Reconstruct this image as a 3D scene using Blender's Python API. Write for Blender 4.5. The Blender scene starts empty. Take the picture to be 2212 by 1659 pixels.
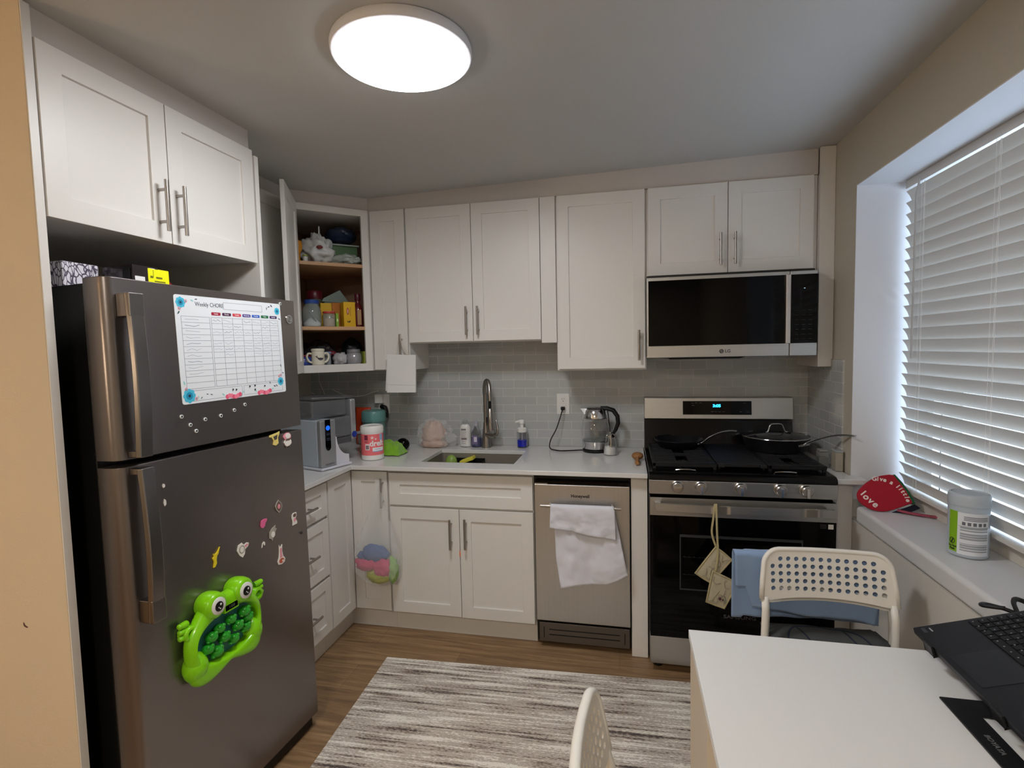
import bpy, bmesh, math, random
from mathutils import Vector, Matrix, noise
random.seed(7)
sc = bpy.context.scene
COL = sc.collection
PI = math.pi

# ---------------------------------------------------------------- materials
def lin(c):
    if isinstance(c, str):
        c = c.lstrip('#'); c = [int(c[i:i+2], 16) for i in (0, 2, 4)]
    r = []
    for x in c:
        x = x/255.0
        r.append(x/12.92 if x <= 0.04045 else ((x+0.055)/1.055)**2.4)
    return (r[0], r[1], r[2], 1.0)

MATS = {}
def mat(name, col='ffffff', rough=0.5, metal=0.0, trans=0.0, alpha=1.0, emis=0.0, emcol=None, coat=0.0,
        bump=0.0, bscale=200.0, var=0.0, vscale=8.0, aniso=0.0, ior=1.45, sheen=0.0, stretch=None, spec=None, sss=0.0):
    if name in MATS: return MATS[name]
    m = bpy.data.materials.new(name); m.use_nodes = True
    nt = m.node_tree; b = nt.nodes['Principled BSDF']
    c = lin(col)
    b.inputs['Base Color'].default_value = c
    b.inputs['Roughness'].default_value = rough
    b.inputs['Metallic'].default_value = metal
    b.inputs['Transmission Weight'].default_value = trans
    b.inputs['Alpha'].default_value = alpha
    b.inputs['IOR'].default_value = ior
    b.inputs['Coat Weight'].default_value = coat
    b.inputs['Coat Roughness'].default_value = 0.08
    b.inputs['Sheen Weight'].default_value = sheen
    b.inputs['Anisotropic'].default_value = aniso
    if spec is not None: b.inputs['Specular IOR Level'].default_value = spec
    if sss: b.inputs['Subsurface Weight'].default_value = sss; b.inputs['Subsurface Scale'].default_value = 0.02
    if emis:
        b.inputs['Emission Color'].default_value = lin(emcol or col)
        b.inputs['Emission Strength'].default_value = emis
    tc = None
    def coords():
        nonlocal tc
        if tc is None:
            tc = nt.nodes.new('ShaderNodeTexCoord')
            if stretch:
                mp = nt.nodes.new('ShaderNodeMapping'); mp.inputs['Scale'].default_value = stretch
                nt.links.new(tc.outputs['Object'], mp.inputs['Vector']); tc = mp
        return tc.outputs['Vector'] if stretch else tc.outputs['Object']
    if var:
        n = nt.nodes.new('ShaderNodeTexNoise'); n.inputs['Scale'].default_value = vscale; n.inputs['Detail'].default_value = 4
        nt.links.new(coords(), n.inputs['Vector'])
        mr = nt.nodes.new('ShaderNodeMapRange'); mr.inputs['To Min'].default_value = 1-var; mr.inputs['To Max'].default_value = 1+var
        nt.links.new(n.outputs['Fac'], mr.inputs['Value'])
        mx = nt.nodes.new('ShaderNodeVectorMath'); mx.operation = 'SCALE'
        mx.inputs[0].default_value = c[:3]
        nt.links.new(mr.outputs['Result'], mx.inputs['Scale'])
        nt.links.new(mx.outputs['Vector'], b.inputs['Base Color'])
    if bump:
        n = nt.nodes.new('ShaderNodeTexNoise'); n.inputs['Scale'].default_value = bscale; n.inputs['Detail'].default_value = 3
        nt.links.new(coords(), n.inputs['Vector'])
        bm = nt.nodes.new('ShaderNodeBump'); bm.inputs['Strength'].default_value = bump; bm.inputs['Distance'].default_value = 0.002
        nt.links.new(n.outputs['Fac'], bm.inputs['Height']); nt.links.new(bm.outputs['Normal'], b.inputs['Normal'])
    MATS[name] = m
    return m

def node(nt, t, **k):
    n = nt.nodes.new(t)
    for a, v in k.items():
        if a.startswith('_'): setattr(n, a[1:], v)
        else: n.inputs[a.replace('__', ' ')].default_value = v
    return n

# ---------------------------------------------------------------- mesh builder
class M:
    def __init__(s, T=None): s.v = []; s.f = []; s.m = []; s.T = T
    def add(s, vs, fs, mi=0):
        o = len(s.v)
        for p in vs:
            p = Vector(p)
            if s.T is not None: p = s.T @ p
            s.v.append(p)
        for f in fs:
            s.f.append([i+o for i in f]); s.m.append(mi)
        return s
    def box(s, x0, x1, y0, y1, z0, z1, mi=0):
        v = [(x0,y0,z0),(x1,y0,z0),(x1,y1,z0),(x0,y1,z0),(x0,y0,z1),(x1,y0,z1),(x1,y1,z1),(x0,y1,z1)]
        return s.add(v, [(3,2,1,0),(4,5,6,7),(0,1,5,4),(1,2,6,5),(2,3,7,6),(3,0,4,7)], mi)
    def hexa(s, v, mi=0):
        return s.add(v, [(3,2,1,0),(4,5,6,7),(0,1,5,4),(1,2,6,5),(2,3,7,6),(3,0,4,7)], mi)
    def prism(s, poly, a, b, axis='z', mi=0):
        def P(p, h):
            if axis == 'z': return (p[0], p[1], h)
            if axis == 'y': return (p[0], h, p[1])
            return (h, p[0], p[1])
        n = len(poly)
        v = [P(p, a) for p in poly]+[P(p, b) for p in poly]
        f = [list(range(n))[::-1], list(range(n, 2*n))]+[(i, (i+1) % n, n+(i+1) % n, n+i) for i in range(n)]
        return s.add(v, f, mi)
    def tube(s, pts, r, seg=10, closed=False, mi=0, caps=True, flat=1.0, up=None):
        pts = [Vector(p) for p in pts]; n = len(pts)
        rs = r if isinstance(r, (list, tuple)) else [r]*n
        vs = []; prev = None
        for i, p in enumerate(pts):
            if closed: t = pts[(i+1) % n]-pts[i-1]
            else: t = pts[min(i+1, n-1)]-pts[max(i-1, 0)]
            t = t.normalized() if t.length > 1e-9 else Vector((0, 0, 1))
            if prev is None:
                a = Vector(up) if up else (Vector((0, 0, 1)) if abs(t.z) < .9 else Vector((1, 0, 0)))
                nn = (a-t*a.dot(t)).normalized()
            else: 
                nn = (prev-t*prev.dot(t)); nn = nn.normalized() if nn.length > 1e-6 else t.orthogonal().normalized()
            prev = nn; bb = t.cross(nn)
            for k in range(seg):
                a = 2*PI*k/seg
                vs.append(p+nn*math.cos(a)*rs[i]*flat+bb*math.sin(a)*rs[i])
        fs = []
        for i in range(n if closed else n-1):
            j = (i+1) % n
            for k in range(seg):
                l = (k+1) % seg
                fs.append((i*seg+k, i*seg+l, j*seg+l, j*seg+k))
        if not closed and caps:
            fs.append(list(range(seg))[::-1]); fs.append([(n-1)*seg+k for k in range(seg)])
        return s.add(vs, fs, mi)
    def lathe(s, prof, c=(0,0,0), seg=24, mi=0, axis='z', mis=None):
        vs = []; fs = []; n = len(prof); ms = []
        for r, z in prof:
            for k in range(seg):
                a = 2*PI*k/seg; x = r*math.cos(a); y = r*math.sin(a)
                p = (x, y, z) if axis == 'z' else ((z, x, y) if axis == 'x' else (x, z, y))
                vs.append((c[0]+p[0], c[1]+p[1], c[2]+p[2]))
        o = len(s.f)
        for i in range(n-1):
            for k in range(seg):
                l = (k+1) % seg
                fs.append((i*seg+k, i*seg+l, (i+1)*seg+l, (i+1)*seg+k)); ms.append(mis[i] if mis else mi)
        if prof[0][0] > 1e-6: fs.append(list(range(seg))[::-1]); ms.append(mis[0] if mis else mi)
        if prof[-1][0] > 1e-6: fs.append([(n-1)*seg+k for k in range(seg)]); ms.append(mis[-1] if mis else mi)
        s.add(vs, fs, mi); s.m[o:] = ms
        return s
    def sphere(s, c, r, seg=16, rings=10, mi=0, fn=None):
        if not isinstance(r, (list, tuple)): r = (r, r, r)
        vs = []; fs = []
        for i in range(rings+1):
            t = PI*i/rings
            for k in range(seg):
                a = 2*PI*k/seg
                d = Vector((math.sin(t)*math.cos(a), math.sin(t)*math.sin(a), math.cos(t)))
                q = fn(d) if fn else 1.0
                vs.append((c[0]+d.x*r[0]*q, c[1]+d.y*r[1]*q, c[2]+d.z*r[2]*q))
        for i in range(rings):
            for k in range(seg):
                l = (k+1) % seg
                fs.append((i*seg+k, (i+1)*seg+k, (i+1)*seg+l, i*seg+l))
        return s.add(vs, fs, mi)
    def grid(s, fn, nu, nv, mi=0, wrapu=False):
        vs = [fn(i/(nu if wrapu else nu-1), j/(nv-1)) for j in range(nv) for i in range(nu)]
        fs = []
        for j in range(nv-1):
            for i in range(nu if wrapu else nu-1):
                k = (i+1) % nu
                fs.append((j*nu+i, j*nu+k, (j+1)*nu+k, (j+1)*nu+i))
        return s.add(vs, fs, mi)
    def disc(s, c, r, N, U, seg=20, mi=0, th=0.0, ry=None):
        N = Vector(N).normalized(); U = Vector(U).normalized(); V = N.cross(U); c = Vector(c)
        ry = ry or r
        ring = [c+U*math.cos(2*PI*k/seg)*r+V*math.sin(2*PI*k/seg)*ry for k in range(seg)]
        if th:
            vs = ring+[p+N*th for p in ring]
            fs = [list(range(seg))[::-1], [seg+k for k in range(seg)]]+[(k, (k+1) % seg, seg+(k+1) % seg, seg+k) for k in range(seg)]
            return s.add(vs, fs, mi)
        return s.add(ring, [list(range(seg))], mi)
    def build(s, name, mats, parent=None, world=False, bsolid=0.0, bevel=0.0, bseg=2, sub=0, solid=0.0, angle=35, recalc=True, weld=0.0, smooth=True, soff=0.0):
        me = bpy.data.meshes.new(name)
        vs = s.v
        if parent is not None and world:
            q = parent
            while q.parent is not None: q = q.parent
            inv = q.matrix_basis.inverted()
            vs = [inv @ p for p in vs]
        me.from_pydata([tuple(p) for p in vs], [], s.f)
        if not isinstance(mats, (list, tuple)): mats = [mats]
        for m in mats: me.materials.append(m)
        me.polygons.foreach_set('material_index', s.m)
        bm = bmesh.new(); bm.from_mesh(me)
        bmesh.ops.remove_doubles(bm, verts=bm.verts, dist=weld or 1e-6)
        if bsolid: bmesh.ops.solidify(bm, geom=bm.faces[:], thickness=bsolid)
        if recalc: bmesh.ops.recalc_face_normals(bm, faces=bm.faces)
        bm.to_mesh(me); bm.free()
        if smooth:
            me.polygons.foreach_set('use_smooth', [True]*len(me.polygons))
            if not bevel and not sub: me.set_sharp_from_angle(angle=math.radians(angle))
        me.update()
        o = bpy.data.objects.new(name, me); COL.objects.link(o)
        if parent is not None: o.parent = parent
        if solid:
            md = o.modifiers.new('solid', 'SOLIDIFY'); md.thickness = solid; md.offset = soff
        if bevel:
            md = o.modifiers.new('bevel', 'BEVEL'); md.width = bevel; md.segments = bseg; md.limit_method = 'ANGLE'
            md.angle_limit = math.radians(32); md.harden_normals = True
        if sub:
            md = o.modifiers.new('sub', 'SUBSURF'); md.levels = sub; md.render_levels = sub
        return o

def frame(O, U, N, Z=(0,0,1)):
    m = Matrix.Identity(4)
    for i, a in enumerate((U, N, Z)):
        a = Vector(a).normalized()
        for k in range(3): m[k][i] = a[k]
    for k in range(3): m[k][3] = O[k]
    return m

def tag(o, label, cat, group=None, kind=None):
    o['label'] = label; o['category'] = cat
    if group: o['group'] = group
    if kind: o['kind'] = kind
    return o
def thing(name, label, cat, loc=(0,0,0), rot=(0,0,0), group=None, matrix=None):
    o = bpy.data.objects.new(name, None); COL.objects.link(o); o.empty_display_size = .05
    if matrix is not None: o.matrix_basis = matrix
    else:
        o.location = loc; o.rotation_euler = rot
        o.matrix_basis = Matrix.Translation(loc) @ __import__('mathutils').Euler(rot).to_matrix().to_4x4()
    return tag(o, label, cat, group)
def solo(name, label, cat, m, mats, loc=(0,0,0), rot=(0,0,0), group=None, matrix=None, **k):
    o = m.build(name, mats, **k)
    if matrix is not None: o.matrix_basis = matrix
    else: o.location = loc; o.rotation_euler = rot
    return tag(o, label, cat, group)
def struct(name, m, mats, **k):
    o = m.build(name, mats, **k); o['kind'] = 'structure'; return o

def text(name, s, size, m, parent, T, world=True, ext=0.0003, align='CENTER', bold=0.0, sx=1.0, shear=0.0):
    """lettering: T maps (x right, y up, z out of the surface) to the world (or to the parent's frame)"""
    cu = bpy.data.curves.new(name, 'FONT'); cu.body = s; cu.size = size; cu.align_x = align; cu.align_y = 'CENTER'
    cu.extrude = ext; cu.offset = bold; cu.resolution_u = 3; cu.shear = shear
    t = bpy.data.objects.new(name+'_t', cu); COL.objects.link(t)
    bpy.context.view_layer.update()
    dg = bpy.context.evaluated_depsgraph_get()
    me = bpy.data.meshes.new_from_object(t.evaluated_get(dg))
    bpy.data.objects.remove(t); bpy.data.curves.remove(cu)
    T2 = T @ Matrix.Diagonal((sx, 1, 1, 1))
    if world and parent is not None:
        q = parent
        while q.parent is not None: q = q.parent
        T2 = q.matrix_basis.inverted() @ T2
    me.transform(T2)
    me.materials.clear(); me.materials.append(m)
    o = bpy.data.objects.new(name, me); COL.objects.link(o)
    if parent is not None: o.parent = parent
    return o
def tframe(O, right, up):
    r = Vector(right).normalized(); u = Vector(up).normalized(); n = r.cross(u)
    return frame(O, r, u, n)

def fbm(x, y, z=0.0, o=3): return noise.fractal(Vector((x, y, z)), 1.0, 2.0, o)
def nz(x, y, z=0.0): return noise.noise(Vector((x, y, z)))
# ================================================================ MATERIALS
WHITE = mat('cabinet_paint', 'e2dfda', .38, var=.015, vscale=3)
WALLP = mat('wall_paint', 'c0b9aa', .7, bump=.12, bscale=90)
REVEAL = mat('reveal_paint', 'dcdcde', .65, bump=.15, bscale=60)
CEILP = mat('ceiling_paint', 'c2c0bc', .8, bump=.1, bscale=120)
WARMW = mat('warm_wall_paint', 'd8c9b2', .65, bump=.25, bscale=160)
NICKEL = mat('brushed_nickel', 'a8a29c', .3, 1.0)
STEEL = mat('brushed_steel', 'bebdbb', .36, 1.0, bump=.06, bscale=60, stretch=(1,40,40), var=.05, vscale=3)
STEELV = mat('brushed_steel_vertical', 'c6c4c1', .38, 1.0, bump=.05, bscale=60, stretch=(40,40,1), var=.05, vscale=3)
FRIDGE = mat('slate_steel', '857e7c', .30, .88, var=.06, vscale=3)
CHROME = mat('chrome', 'd8d8d8', .12, 1.0)
BLACKG = mat('black_glass', '040405', .05, 0.0, spec=.22)
BLACK = mat('black_plastic', '0c0c0d', .4)
BLACKM = mat('black_enamel', '060607', .2, spec=.3)
IRON = mat('cast_iron', '15161a', .5, bump=.1, bscale=300)
DARKGAP = mat('dark_gap', '050505', .8)
QUARTZ = mat('quartz_top', 'dad9d7', .12, var=.03, vscale=30)
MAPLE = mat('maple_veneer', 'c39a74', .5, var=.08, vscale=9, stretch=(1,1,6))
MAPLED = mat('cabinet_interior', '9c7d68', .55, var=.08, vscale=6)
WPLASTIC = mat('white_plastic', 'e9e8e4', .35)
CREAMP = mat('cream_plastic', 'eeebe3', .35)
PAPER = mat('white_paper', 'e8e8e8', .8)
CLEAR = mat('clear_plastic', 'f4f6f8', .08, 0, trans=1.0, ior=1.3)
GLASS = mat('clear_glass', 'ffffff', .02, 0, trans=1.0, ior=1.45)

def tile_mat(name, axis, ox):
    m = bpy.data.materials.new(name); m.use_nodes = True; nt = m.node_tree; b = nt.nodes['Principled BSDF']
    tc = node(nt, 'ShaderNodeTexCoord'); sp = node(nt, 'ShaderNodeSeparateXYZ'); cb = node(nt, 'ShaderNodeCombineXYZ')
    nt.links.new(tc.outputs['Object'], sp.inputs[0])
    ad = node(nt, 'ShaderNodeMath', _operation='ADD'); ad.inputs[1].default_value = ox
    nt.links.new(sp.outputs[axis], ad.inputs[0]); nt.links.new(ad.outputs[0], cb.inputs[0])
    az = node(nt, 'ShaderNodeMath', _operation='ADD'); az.inputs[1].default_value = -0.906+1.0
    nt.links.new(sp.outputs['Z'], az.inputs[0]); nt.links.new(az.outputs[0], cb.inputs[1])
    br = node(nt, 'ShaderNodeTexBrick'); br.offset = .5
    br.inputs['Color1'].default_value = lin('b2b5b5'); br.inputs['Color2'].default_value = lin('babdbc'); br.inputs['Mortar'].default_value = lin('d4d2ce')
    br.inputs['Scale'].default_value = 1; br.inputs['Mortar Size'].default_value = .0020; br.inputs['Mortar Smooth'].default_value = .4
    br.inputs['Brick Width'].default_value = .1375; br.inputs['Row Height'].default_value = .05
    nt.links.new(cb.outputs[0], br.inputs['Vector']); nt.links.new(br.outputs['Color'], b.inputs['Base Color'])
    mr = node(nt, 'ShaderNodeMapRange'); mr.inputs['To Min'].default_value = .16; mr.inputs['To Max'].default_value = .5
    nt.links.new(br.outputs['Fac'], mr.inputs['Value']); nt.links.new(mr.outputs[0], b.inputs['Roughness'])
    n = node(nt, 'ShaderNodeTexNoise'); n.inputs['Scale'].default_value = 9
    nt.links.new(tc.outputs['Object'], n.inputs['Vector'])
    mx = node(nt, 'ShaderNodeMath', _operation='MULTIPLY_ADD'); mx.inputs[1].default_value = .25
    inv = node(nt, 'ShaderNodeMath', _operation='SUBTRACT'); inv.inputs[0].default_value = 1
    nt.links.new(br.outputs['Fac'], inv.inputs[1]); nt.links.new(n.outputs['Fac'], mx.inputs[0]); nt.links.new(inv.outputs[0], mx.inputs[2])
    bp = node(nt, 'ShaderNodeBump'); bp.inputs['Strength'].default_value = .5; bp.inputs['Distance'].default_value = .002
    nt.links.new(mx.outputs[0], bp.inputs['Height']); nt.links.new(bp.outputs[0], b.inputs['Normal'])
    return m
TILEB = tile_mat('grey_glass_tile', 'X', 10+.0465); TILER = tile_mat('grey_glass_tile_side', 'Y', 10.02)

def wood_floor():
    m = bpy.data.materials.new('oak_plank_floor'); m.use_nodes = True; nt = m.node_tree; b = nt.nodes['Principled BSDF']
    tc = node(nt, 'ShaderNodeTexCoord')
    br = node(nt, 'ShaderNodeTexBrick'); br.offset = .37
    br.inputs['Color1'].default_value = (.42,.42,.42,1); br.inputs['Color2'].default_value = (.62,.62,.62,1); br.inputs['Mortar'].default_value = (.25,.25,.25,1)
    br.inputs['Scale'].default_value = 1; br.inputs['Mortar Size'].default_value = .0012; br.inputs['Brick Width'].default_value = 1.22; br.inputs['Row Height'].default_value = .18
    nt.links.new(tc.outputs['Object'], br.inputs['Vector'])
    mp = node(nt, 'ShaderNodeMapping'); mp.inputs['Scale'].default_value = (1.2, 16, 1)
    nt.links.new(tc.outputs['Object'], mp.inputs['Vector'])
    n = node(nt, 'ShaderNodeTexNoise'); n.inputs['Scale'].default_value = 2.2; n.inputs['Detail'].default_value = 8; n.inputs['Roughness'].default_value = .65; n.inputs['Distortion'].default_value = .6
    nt.links.new(mp.outputs[0], n.inputs['Vector'])
    mx = node(nt, 'ShaderNodeMath', _operation='MULTIPLY'); nt.links.new(n.outputs['Fac'], mx.inputs[0]); 
    sp = node(nt, 'ShaderNodeSeparateColor'); nt.links.new(br.outputs['Color'], sp.inputs[0]); 
    a2 = node(nt, 'ShaderNodeMath', _operation='ADD'); a2.inputs[1].default_value = .5; nt.links.new(sp.outputs[0], a2.inputs[0]); nt.links.new(a2.outputs[0], mx.inputs[1])
    cr = node(nt, 'ShaderNodeValToRGB'); e = cr.color_ramp.elements
    e[0].position = .3; e[0].color = lin('68503a'); e[1].position = .72; e[1].color = lin('a88a66')
    k = e.new(.5); k.color = lin('8c6f50')
    nt.links.new(mx.outputs[0], cr.inputs[0]); nt.links.new(cr.outputs[0], b.inputs['Base Color'])
    b.inputs['Roughness'].default_value = .42
    bp = node(nt, 'ShaderNodeBump'); bp.inputs['Strength'].default_value = .15; bp.inputs['Distance'].default_value = .001
    nt.links.new(n.outputs['Fac'], bp.inputs['Height']); nt.links.new(bp.outputs[0], b.inputs['Normal'])
    return m

# ================================================================ ROOM SHELL
XR = 2.993; YN = -5.2; XL = -0.0
def ceil_z(x): return 2.348+0.02*x
struct('floor', M().box(-2.0, 3.6, YN-.2, .15, -.1, 0), wood_floor())
c = M().hexa([(-2,YN-.2,ceil_z(-2)),(3.6,YN-.2,ceil_z(3.6)),(3.6,.15,ceil_z(3.6)),(-2,.15,ceil_z(-2)),
              (-2,YN-.2,2.62),(3.6,YN-.2,2.62),(3.6,.15,2.62),(-2,.15,2.62)])
struct('ceiling', c, CEILP)
struct('wall_back', M().box(-.15, 3.4, 0.0, .15, 0, 2.5), WALLP)
struct('wall_left', M().box(-.15, 0, -2.06, 0, 0, 2.5), WALLP)
# stub wall beside the refrigerator panel, painted in a warm tone
struct('wall_hall', M().box(-1.9, .618, -2.0705, -2.0605, 0, 2.5), WARMW)
struct('wall_far_left', M().box(-2.05, -1.9, YN-.15, -2.0, 0, 2.5), WARMW)
struct('wall_rear', M().box(-2.0, 3.4, YN-.15, YN, 0, 2.5), WALLP)
# window wall with an opening: y from -0.558 towards the viewer
WY0, WY1, WZ0, WZ1, WX = -.558, -2.35, .79, 2.157, 3.28
w = M()
w.box(XR, XR+.42, WY0, 0, 0, 2.5); w.box(XR, XR+.42, YN, WY1, 0, 2.5)
w.box(XR, XR+.42, WY1, WY0, WZ1, 2.5); w.box(XR, XR+.42, WY1, WY0, 0, .72)
struct('wall_right', w, [REVEAL if False else WALLP])
# bright painted lining of the deep reveal
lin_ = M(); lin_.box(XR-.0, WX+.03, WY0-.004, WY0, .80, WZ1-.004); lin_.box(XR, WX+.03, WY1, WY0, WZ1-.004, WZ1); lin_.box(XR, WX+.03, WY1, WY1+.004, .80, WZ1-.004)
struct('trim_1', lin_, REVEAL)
# window sill slab with a soft front edge and the boxed front under it
s = M().box(XR-.012, WX+.02, WY1+.001, WY0-.09, .7225, .795)
struct('trim_2', s, mat('sill_laminate', 'd9d9da', .35, bump=.03, bscale=200), bevel=.016, bseg=4)
struct('trim_3', M().box(XR-.008, XR, WY1, -.606, 0, .7195), mat('radiator_cover', 'd6d2cb', .5))
struct('trim_4', M().box(2.892, XR-.009, -.606, -.59, 0, .882), WHITE)
# window: frame, sash bars and pane
wf = M()
wf.box(WX, WX+.06, WY0-.05, WY0-.004, .796, WZ1-.004); wf.box(WX, WX+.06, WY1+.004, WY1+.05, .796, WZ1-.004)
wf.box(WX, WX+.06, WY1, WY0-.004, .796, .845); wf.box(WX, WX+.06, WY1, WY0-.004, WZ1-.054, WZ1-.004)
wf.box(WX+.005, WX+.05, WY1+.05, WY0-.05, 1.46, 1.50)
wo = struct('window_1', wf, WPLASTIC)
M().box(WX+.028, WX+.032, WY1+.05, WY0-.05, .845, 2.103).build('pane', mat('window_glass', 'ffffff', .0, trans=1, ior=1.0), wo)
# window box ledge in front of the glass, weathered wood stop
struct('trim_5', M().box(3.205, WX, WY1+.002, WY0-.006, .796, .858), mat('stop_wood', 'cfcac0', .6, var=.06, vscale=30))
# tiles
struct('trim_6', M().box(0.0005, XR-.0005, -.008, -.0005, .906, 1.56), TILEB)
struct('trim_7', M().box(XR-.008, XR-.0003, -.472, -.0085, .906, 1.412), TILER)
# soffit boards above the wall cabinets
so = M()
so.hexa([(.60,-.302,2.287),(2.926,-.302,2.287),(2.926,-.284,2.287),(.60,-.284,2.287),(.60,-.302,2.375),(2.926,-.302,2.42),(2.926,-.284,2.42),(.60,-.284,2.375)])
SOF = mat('soffit_paint','cdc6c0',.6,bump=.1,bscale=90)
struct('trim_8', so, SOF)
so = M(frame((.302,-.60,0),(1,1,0),(-1,1,0))); so.box(-.002,.424,0,.018,2.287,2.372)
struct('trim_9', so, SOF)
struct('trim_10', M().box(.284,.302,-1.25,-.598,2.287,2.368), SOF)
struct('trim_11', M().box(.585,.602,-2.046,-1.27,2.281,2.372), SOF)

# ================================================================ CEILING LAMP
L = thing('ceiling_lamp', 'large round flat white ceiling lamp, switched on', 'lamp', (1.397,-1.612,2.374))
m = M(); m.lathe([(.19,.004),(.200,.002),(.203,-.006),(.203,-.018),(.200,-.026),(.194,-.028)], seg=64)
m.build('rim', mat('lamp_rim','e6e6ea',.4), L)
m = M(); m.lathe([(.1935,-.0275),(.1935,-.030),(.190,-.033),(.15,-.036),(.08,-.0375),(.0,-.038)], seg=64)
m.build('diffuser', mat('lamp_diffuser','ffffff',.5,emis=9.0,emcol='fafaff'), L)
# ================================================================ CABINETS
def bar_pull(parent, T, u, z, L=.155, vert=True, n0=.019, so=.030):
    m = M(T); h = L/2
    def P(a, n): return (u, n, z+a) if vert else (u+a, n, z)
    m.tube([P(-h, n0+so), P(h, n0+so)], .0058, 12)
    for s in (-1, 1): m.tube([P(s*(h-.029), n0-.0005), P(s*(h-.029), n0+so)], .0048, 10)
    return m.build('handle', NICKEL, parent, world=True)
def shaker(parent, T, u0, u1, z0, z1, name='door', th=.019, fr=.060, rec=.008, n0=0.0005, handle=None, m_=None):
    m = M(T)
    A = [(u0,z0),(u1,z0),(u1,z1),(u0,z1)]; B = [(u0+fr,z0+fr),(u1-fr,z0+fr),(u1-fr,z1-fr),(u0+fr,z1-fr)]
    vs = [(a,n0+th,b) for a,b in A]+[(a,n0+th,b) for a,b in B]+[(a,n0+th-rec,b) for a,b in B]+[(a,n0,b) for a,b in A]
    fs = []
    for i in range(4):
        j = (i+1) % 4
        fs += [(i,j,4+j,4+i),(4+i,4+j,8+j,8+i),(i,12+i,12+j,j)]
    fs += [(8,9,10,11),(12,15,14,13)]
    m.add(vs, fs)
    o = m.build(name, m_ or WHITE, parent, world=True, bevel=.0012)
    if handle:
        k, u, z = handle; bar_pull(o, T, u, z, vert=(k == 'v'), n0=n0+th)
    return o

FB = frame((0,-.585,0),(1,0,0),(0,-1,0))       # base run on back wall: u=x, n towards room
FU = frame((0,-.298,0),(1,0,0),(0,-1,0))       # wall units on back wall
FL = frame((.579,0,0),(0,1,0),(1,0,0))         # left base run: u=y
FLu = frame((.311,0,0),(0,1,0),(1,0,0))        # left wall units
FF = frame((.606,0,0),(0,1,0),(1,0,0))         # over the refrigerator

def wall_unit(name, label, x0, x1, z0, z1, doors, T=FU, depth=.296):
    t = thing(name, label, 'cabinet', tuple(T @ Vector(((x0+x1)/2, -depth/2, z0))))
    m = M(T); m.box(x0, x1, -depth, 0, z0, z1); m.build('body', WHITE, t, world=True, bevel=.0012)
    for (a, b, c, d, h) in doors: shaker(t, T, a, b, c, d, handle=h)
    return t
wall_unit('wall_cabinet', 'white two-door wall cabinet above the refrigerator, with two bar handles', -2.047, -1.278, 1.852, 2.281,
          [(-2.046,-1.6785,1.849,2.279,('v',-1.718,1.957)), (-1.6755,-1.281,1.849,2.279,('v',-1.650,1.956))], FF, .60)
t = thing('end_panel', 'tall narrow white panel between the orange wall and the refrigerator', 'panel', (.31,-2.058,0))
M().prism([(.002,-2.060),(.6185,-2.060),(.6185,-2.0700),(.622,-2.0700),(.622,-2.0495),(.002,-2.0495)],.001,2.352).build('panel', WHITE, t, world=True)
t = thing('end_panel', 'tall white panel on the far side of the refrigerator, beside the open cupboard', 'panel', (.31,-1.262,0))
M().box(.002,.628,-1.274,-1.2525,0.001,2.262).build('panel', WHITE, t, world=True, bevel=.001)
wall_unit('wall_cabinet', 'closed white wall cabinet in the shadow behind the open cupboard door', -1.250, -.612, 1.385, 2.285,
          [(-1.24,-.935,1.39,2.283,None),(-.932,-.625,1.39,2.283,None)], FLu, .309)
wall_unit('wall_cabinet', 'narrow white wall cabinet with the paper bags hanging from its handle', .613, .828, 1.385, 2.285,
          [(.617,.824,1.390,2.283,('v',.789,1.512))])
wall_unit('wall_cabinet', 'white two-door wall cabinet above the sink', .8285, 1.588, 1.535, 2.285,
          [(.834,1.2085,1.541,2.283,('v',1.177,1.652)),(1.2115,1.586,1.541,2.283,('v',1.242,1.652))])
t = thing('filler_panel', 'narrow plain white filler strip between the sink cabinet and the tall wall cabinet', 'panel', (1.63,-.2,1.528))
M().box(1.5885,1.6695,-.3125,-.004,1.522,2.285).build('panel', WHITE, t, world=True, bevel=.001)
wall_unit('wall_cabinet', 'tall white single-door wall cabinet left of the microwave', 1.670, 2.132, 1.372, 2.285,
          [(1.679,2.126,1.380,2.283,('v',2.094,1.498))])
wall_unit('wall_cabinet', 'short white two-door wall cabinet on top of the microwave', 2.1325, 2.925, 1.838, 2.285,
          [(2.142,2.5205,1.847,2.283,('v',2.485,1.959)),(2.5235,2.905,1.847,2.283,('v',2.552,1.96))])
t = thing('filler_panel', 'tall cream white filler between the microwave and the window wall', 'panel', (2.96,-.16,1.376))
m = M(); m.box(2.927,XR-.001,-.329,-.31,1.376,2.405); m.box(2.927,2.945,-.31,-.009,1.376,2.285)
m.build('panel', WHITE, t, world=True, bevel=.001)

# ---- diagonal corner unit, standing open
DT = frame((.33,-.61,0),(1,1,0),(-1,1,0))     # u along the front, n inwards
cc = thing('corner_wall_cabinet', 'open white corner wall cabinet with wooden shelves full of food and cups', 'cabinet', (.2,-.2,1.385))
P5 = [(.001,-.6085),(.001,-.009),(.611,-.009),(.611,-.331),(.3315,-.6085)]
m = M(); m.prism(P5, 1.387, 1.427); m.prism(P5, 2.252, 2.285)
m.box(.001,.329,-.6085,-.594,1.427,2.252); m.box(.597,.611,-.329,-.009,1.427,2.252)
m.build('body', WHITE, cc, world=True)
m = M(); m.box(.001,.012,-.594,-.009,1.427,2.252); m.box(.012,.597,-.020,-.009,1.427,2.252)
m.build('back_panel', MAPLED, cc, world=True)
m = M(DT); L = .396
m.box(0,.011,-.0,.018,1.387,2.285); m.box(.360,L,-.0,.018,1.387,2.285); m.box(.011,.360,-.0,.018,1.387,1.4285); m.box(.011,.360,-.0,.018,2.2505,2.285)
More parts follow.
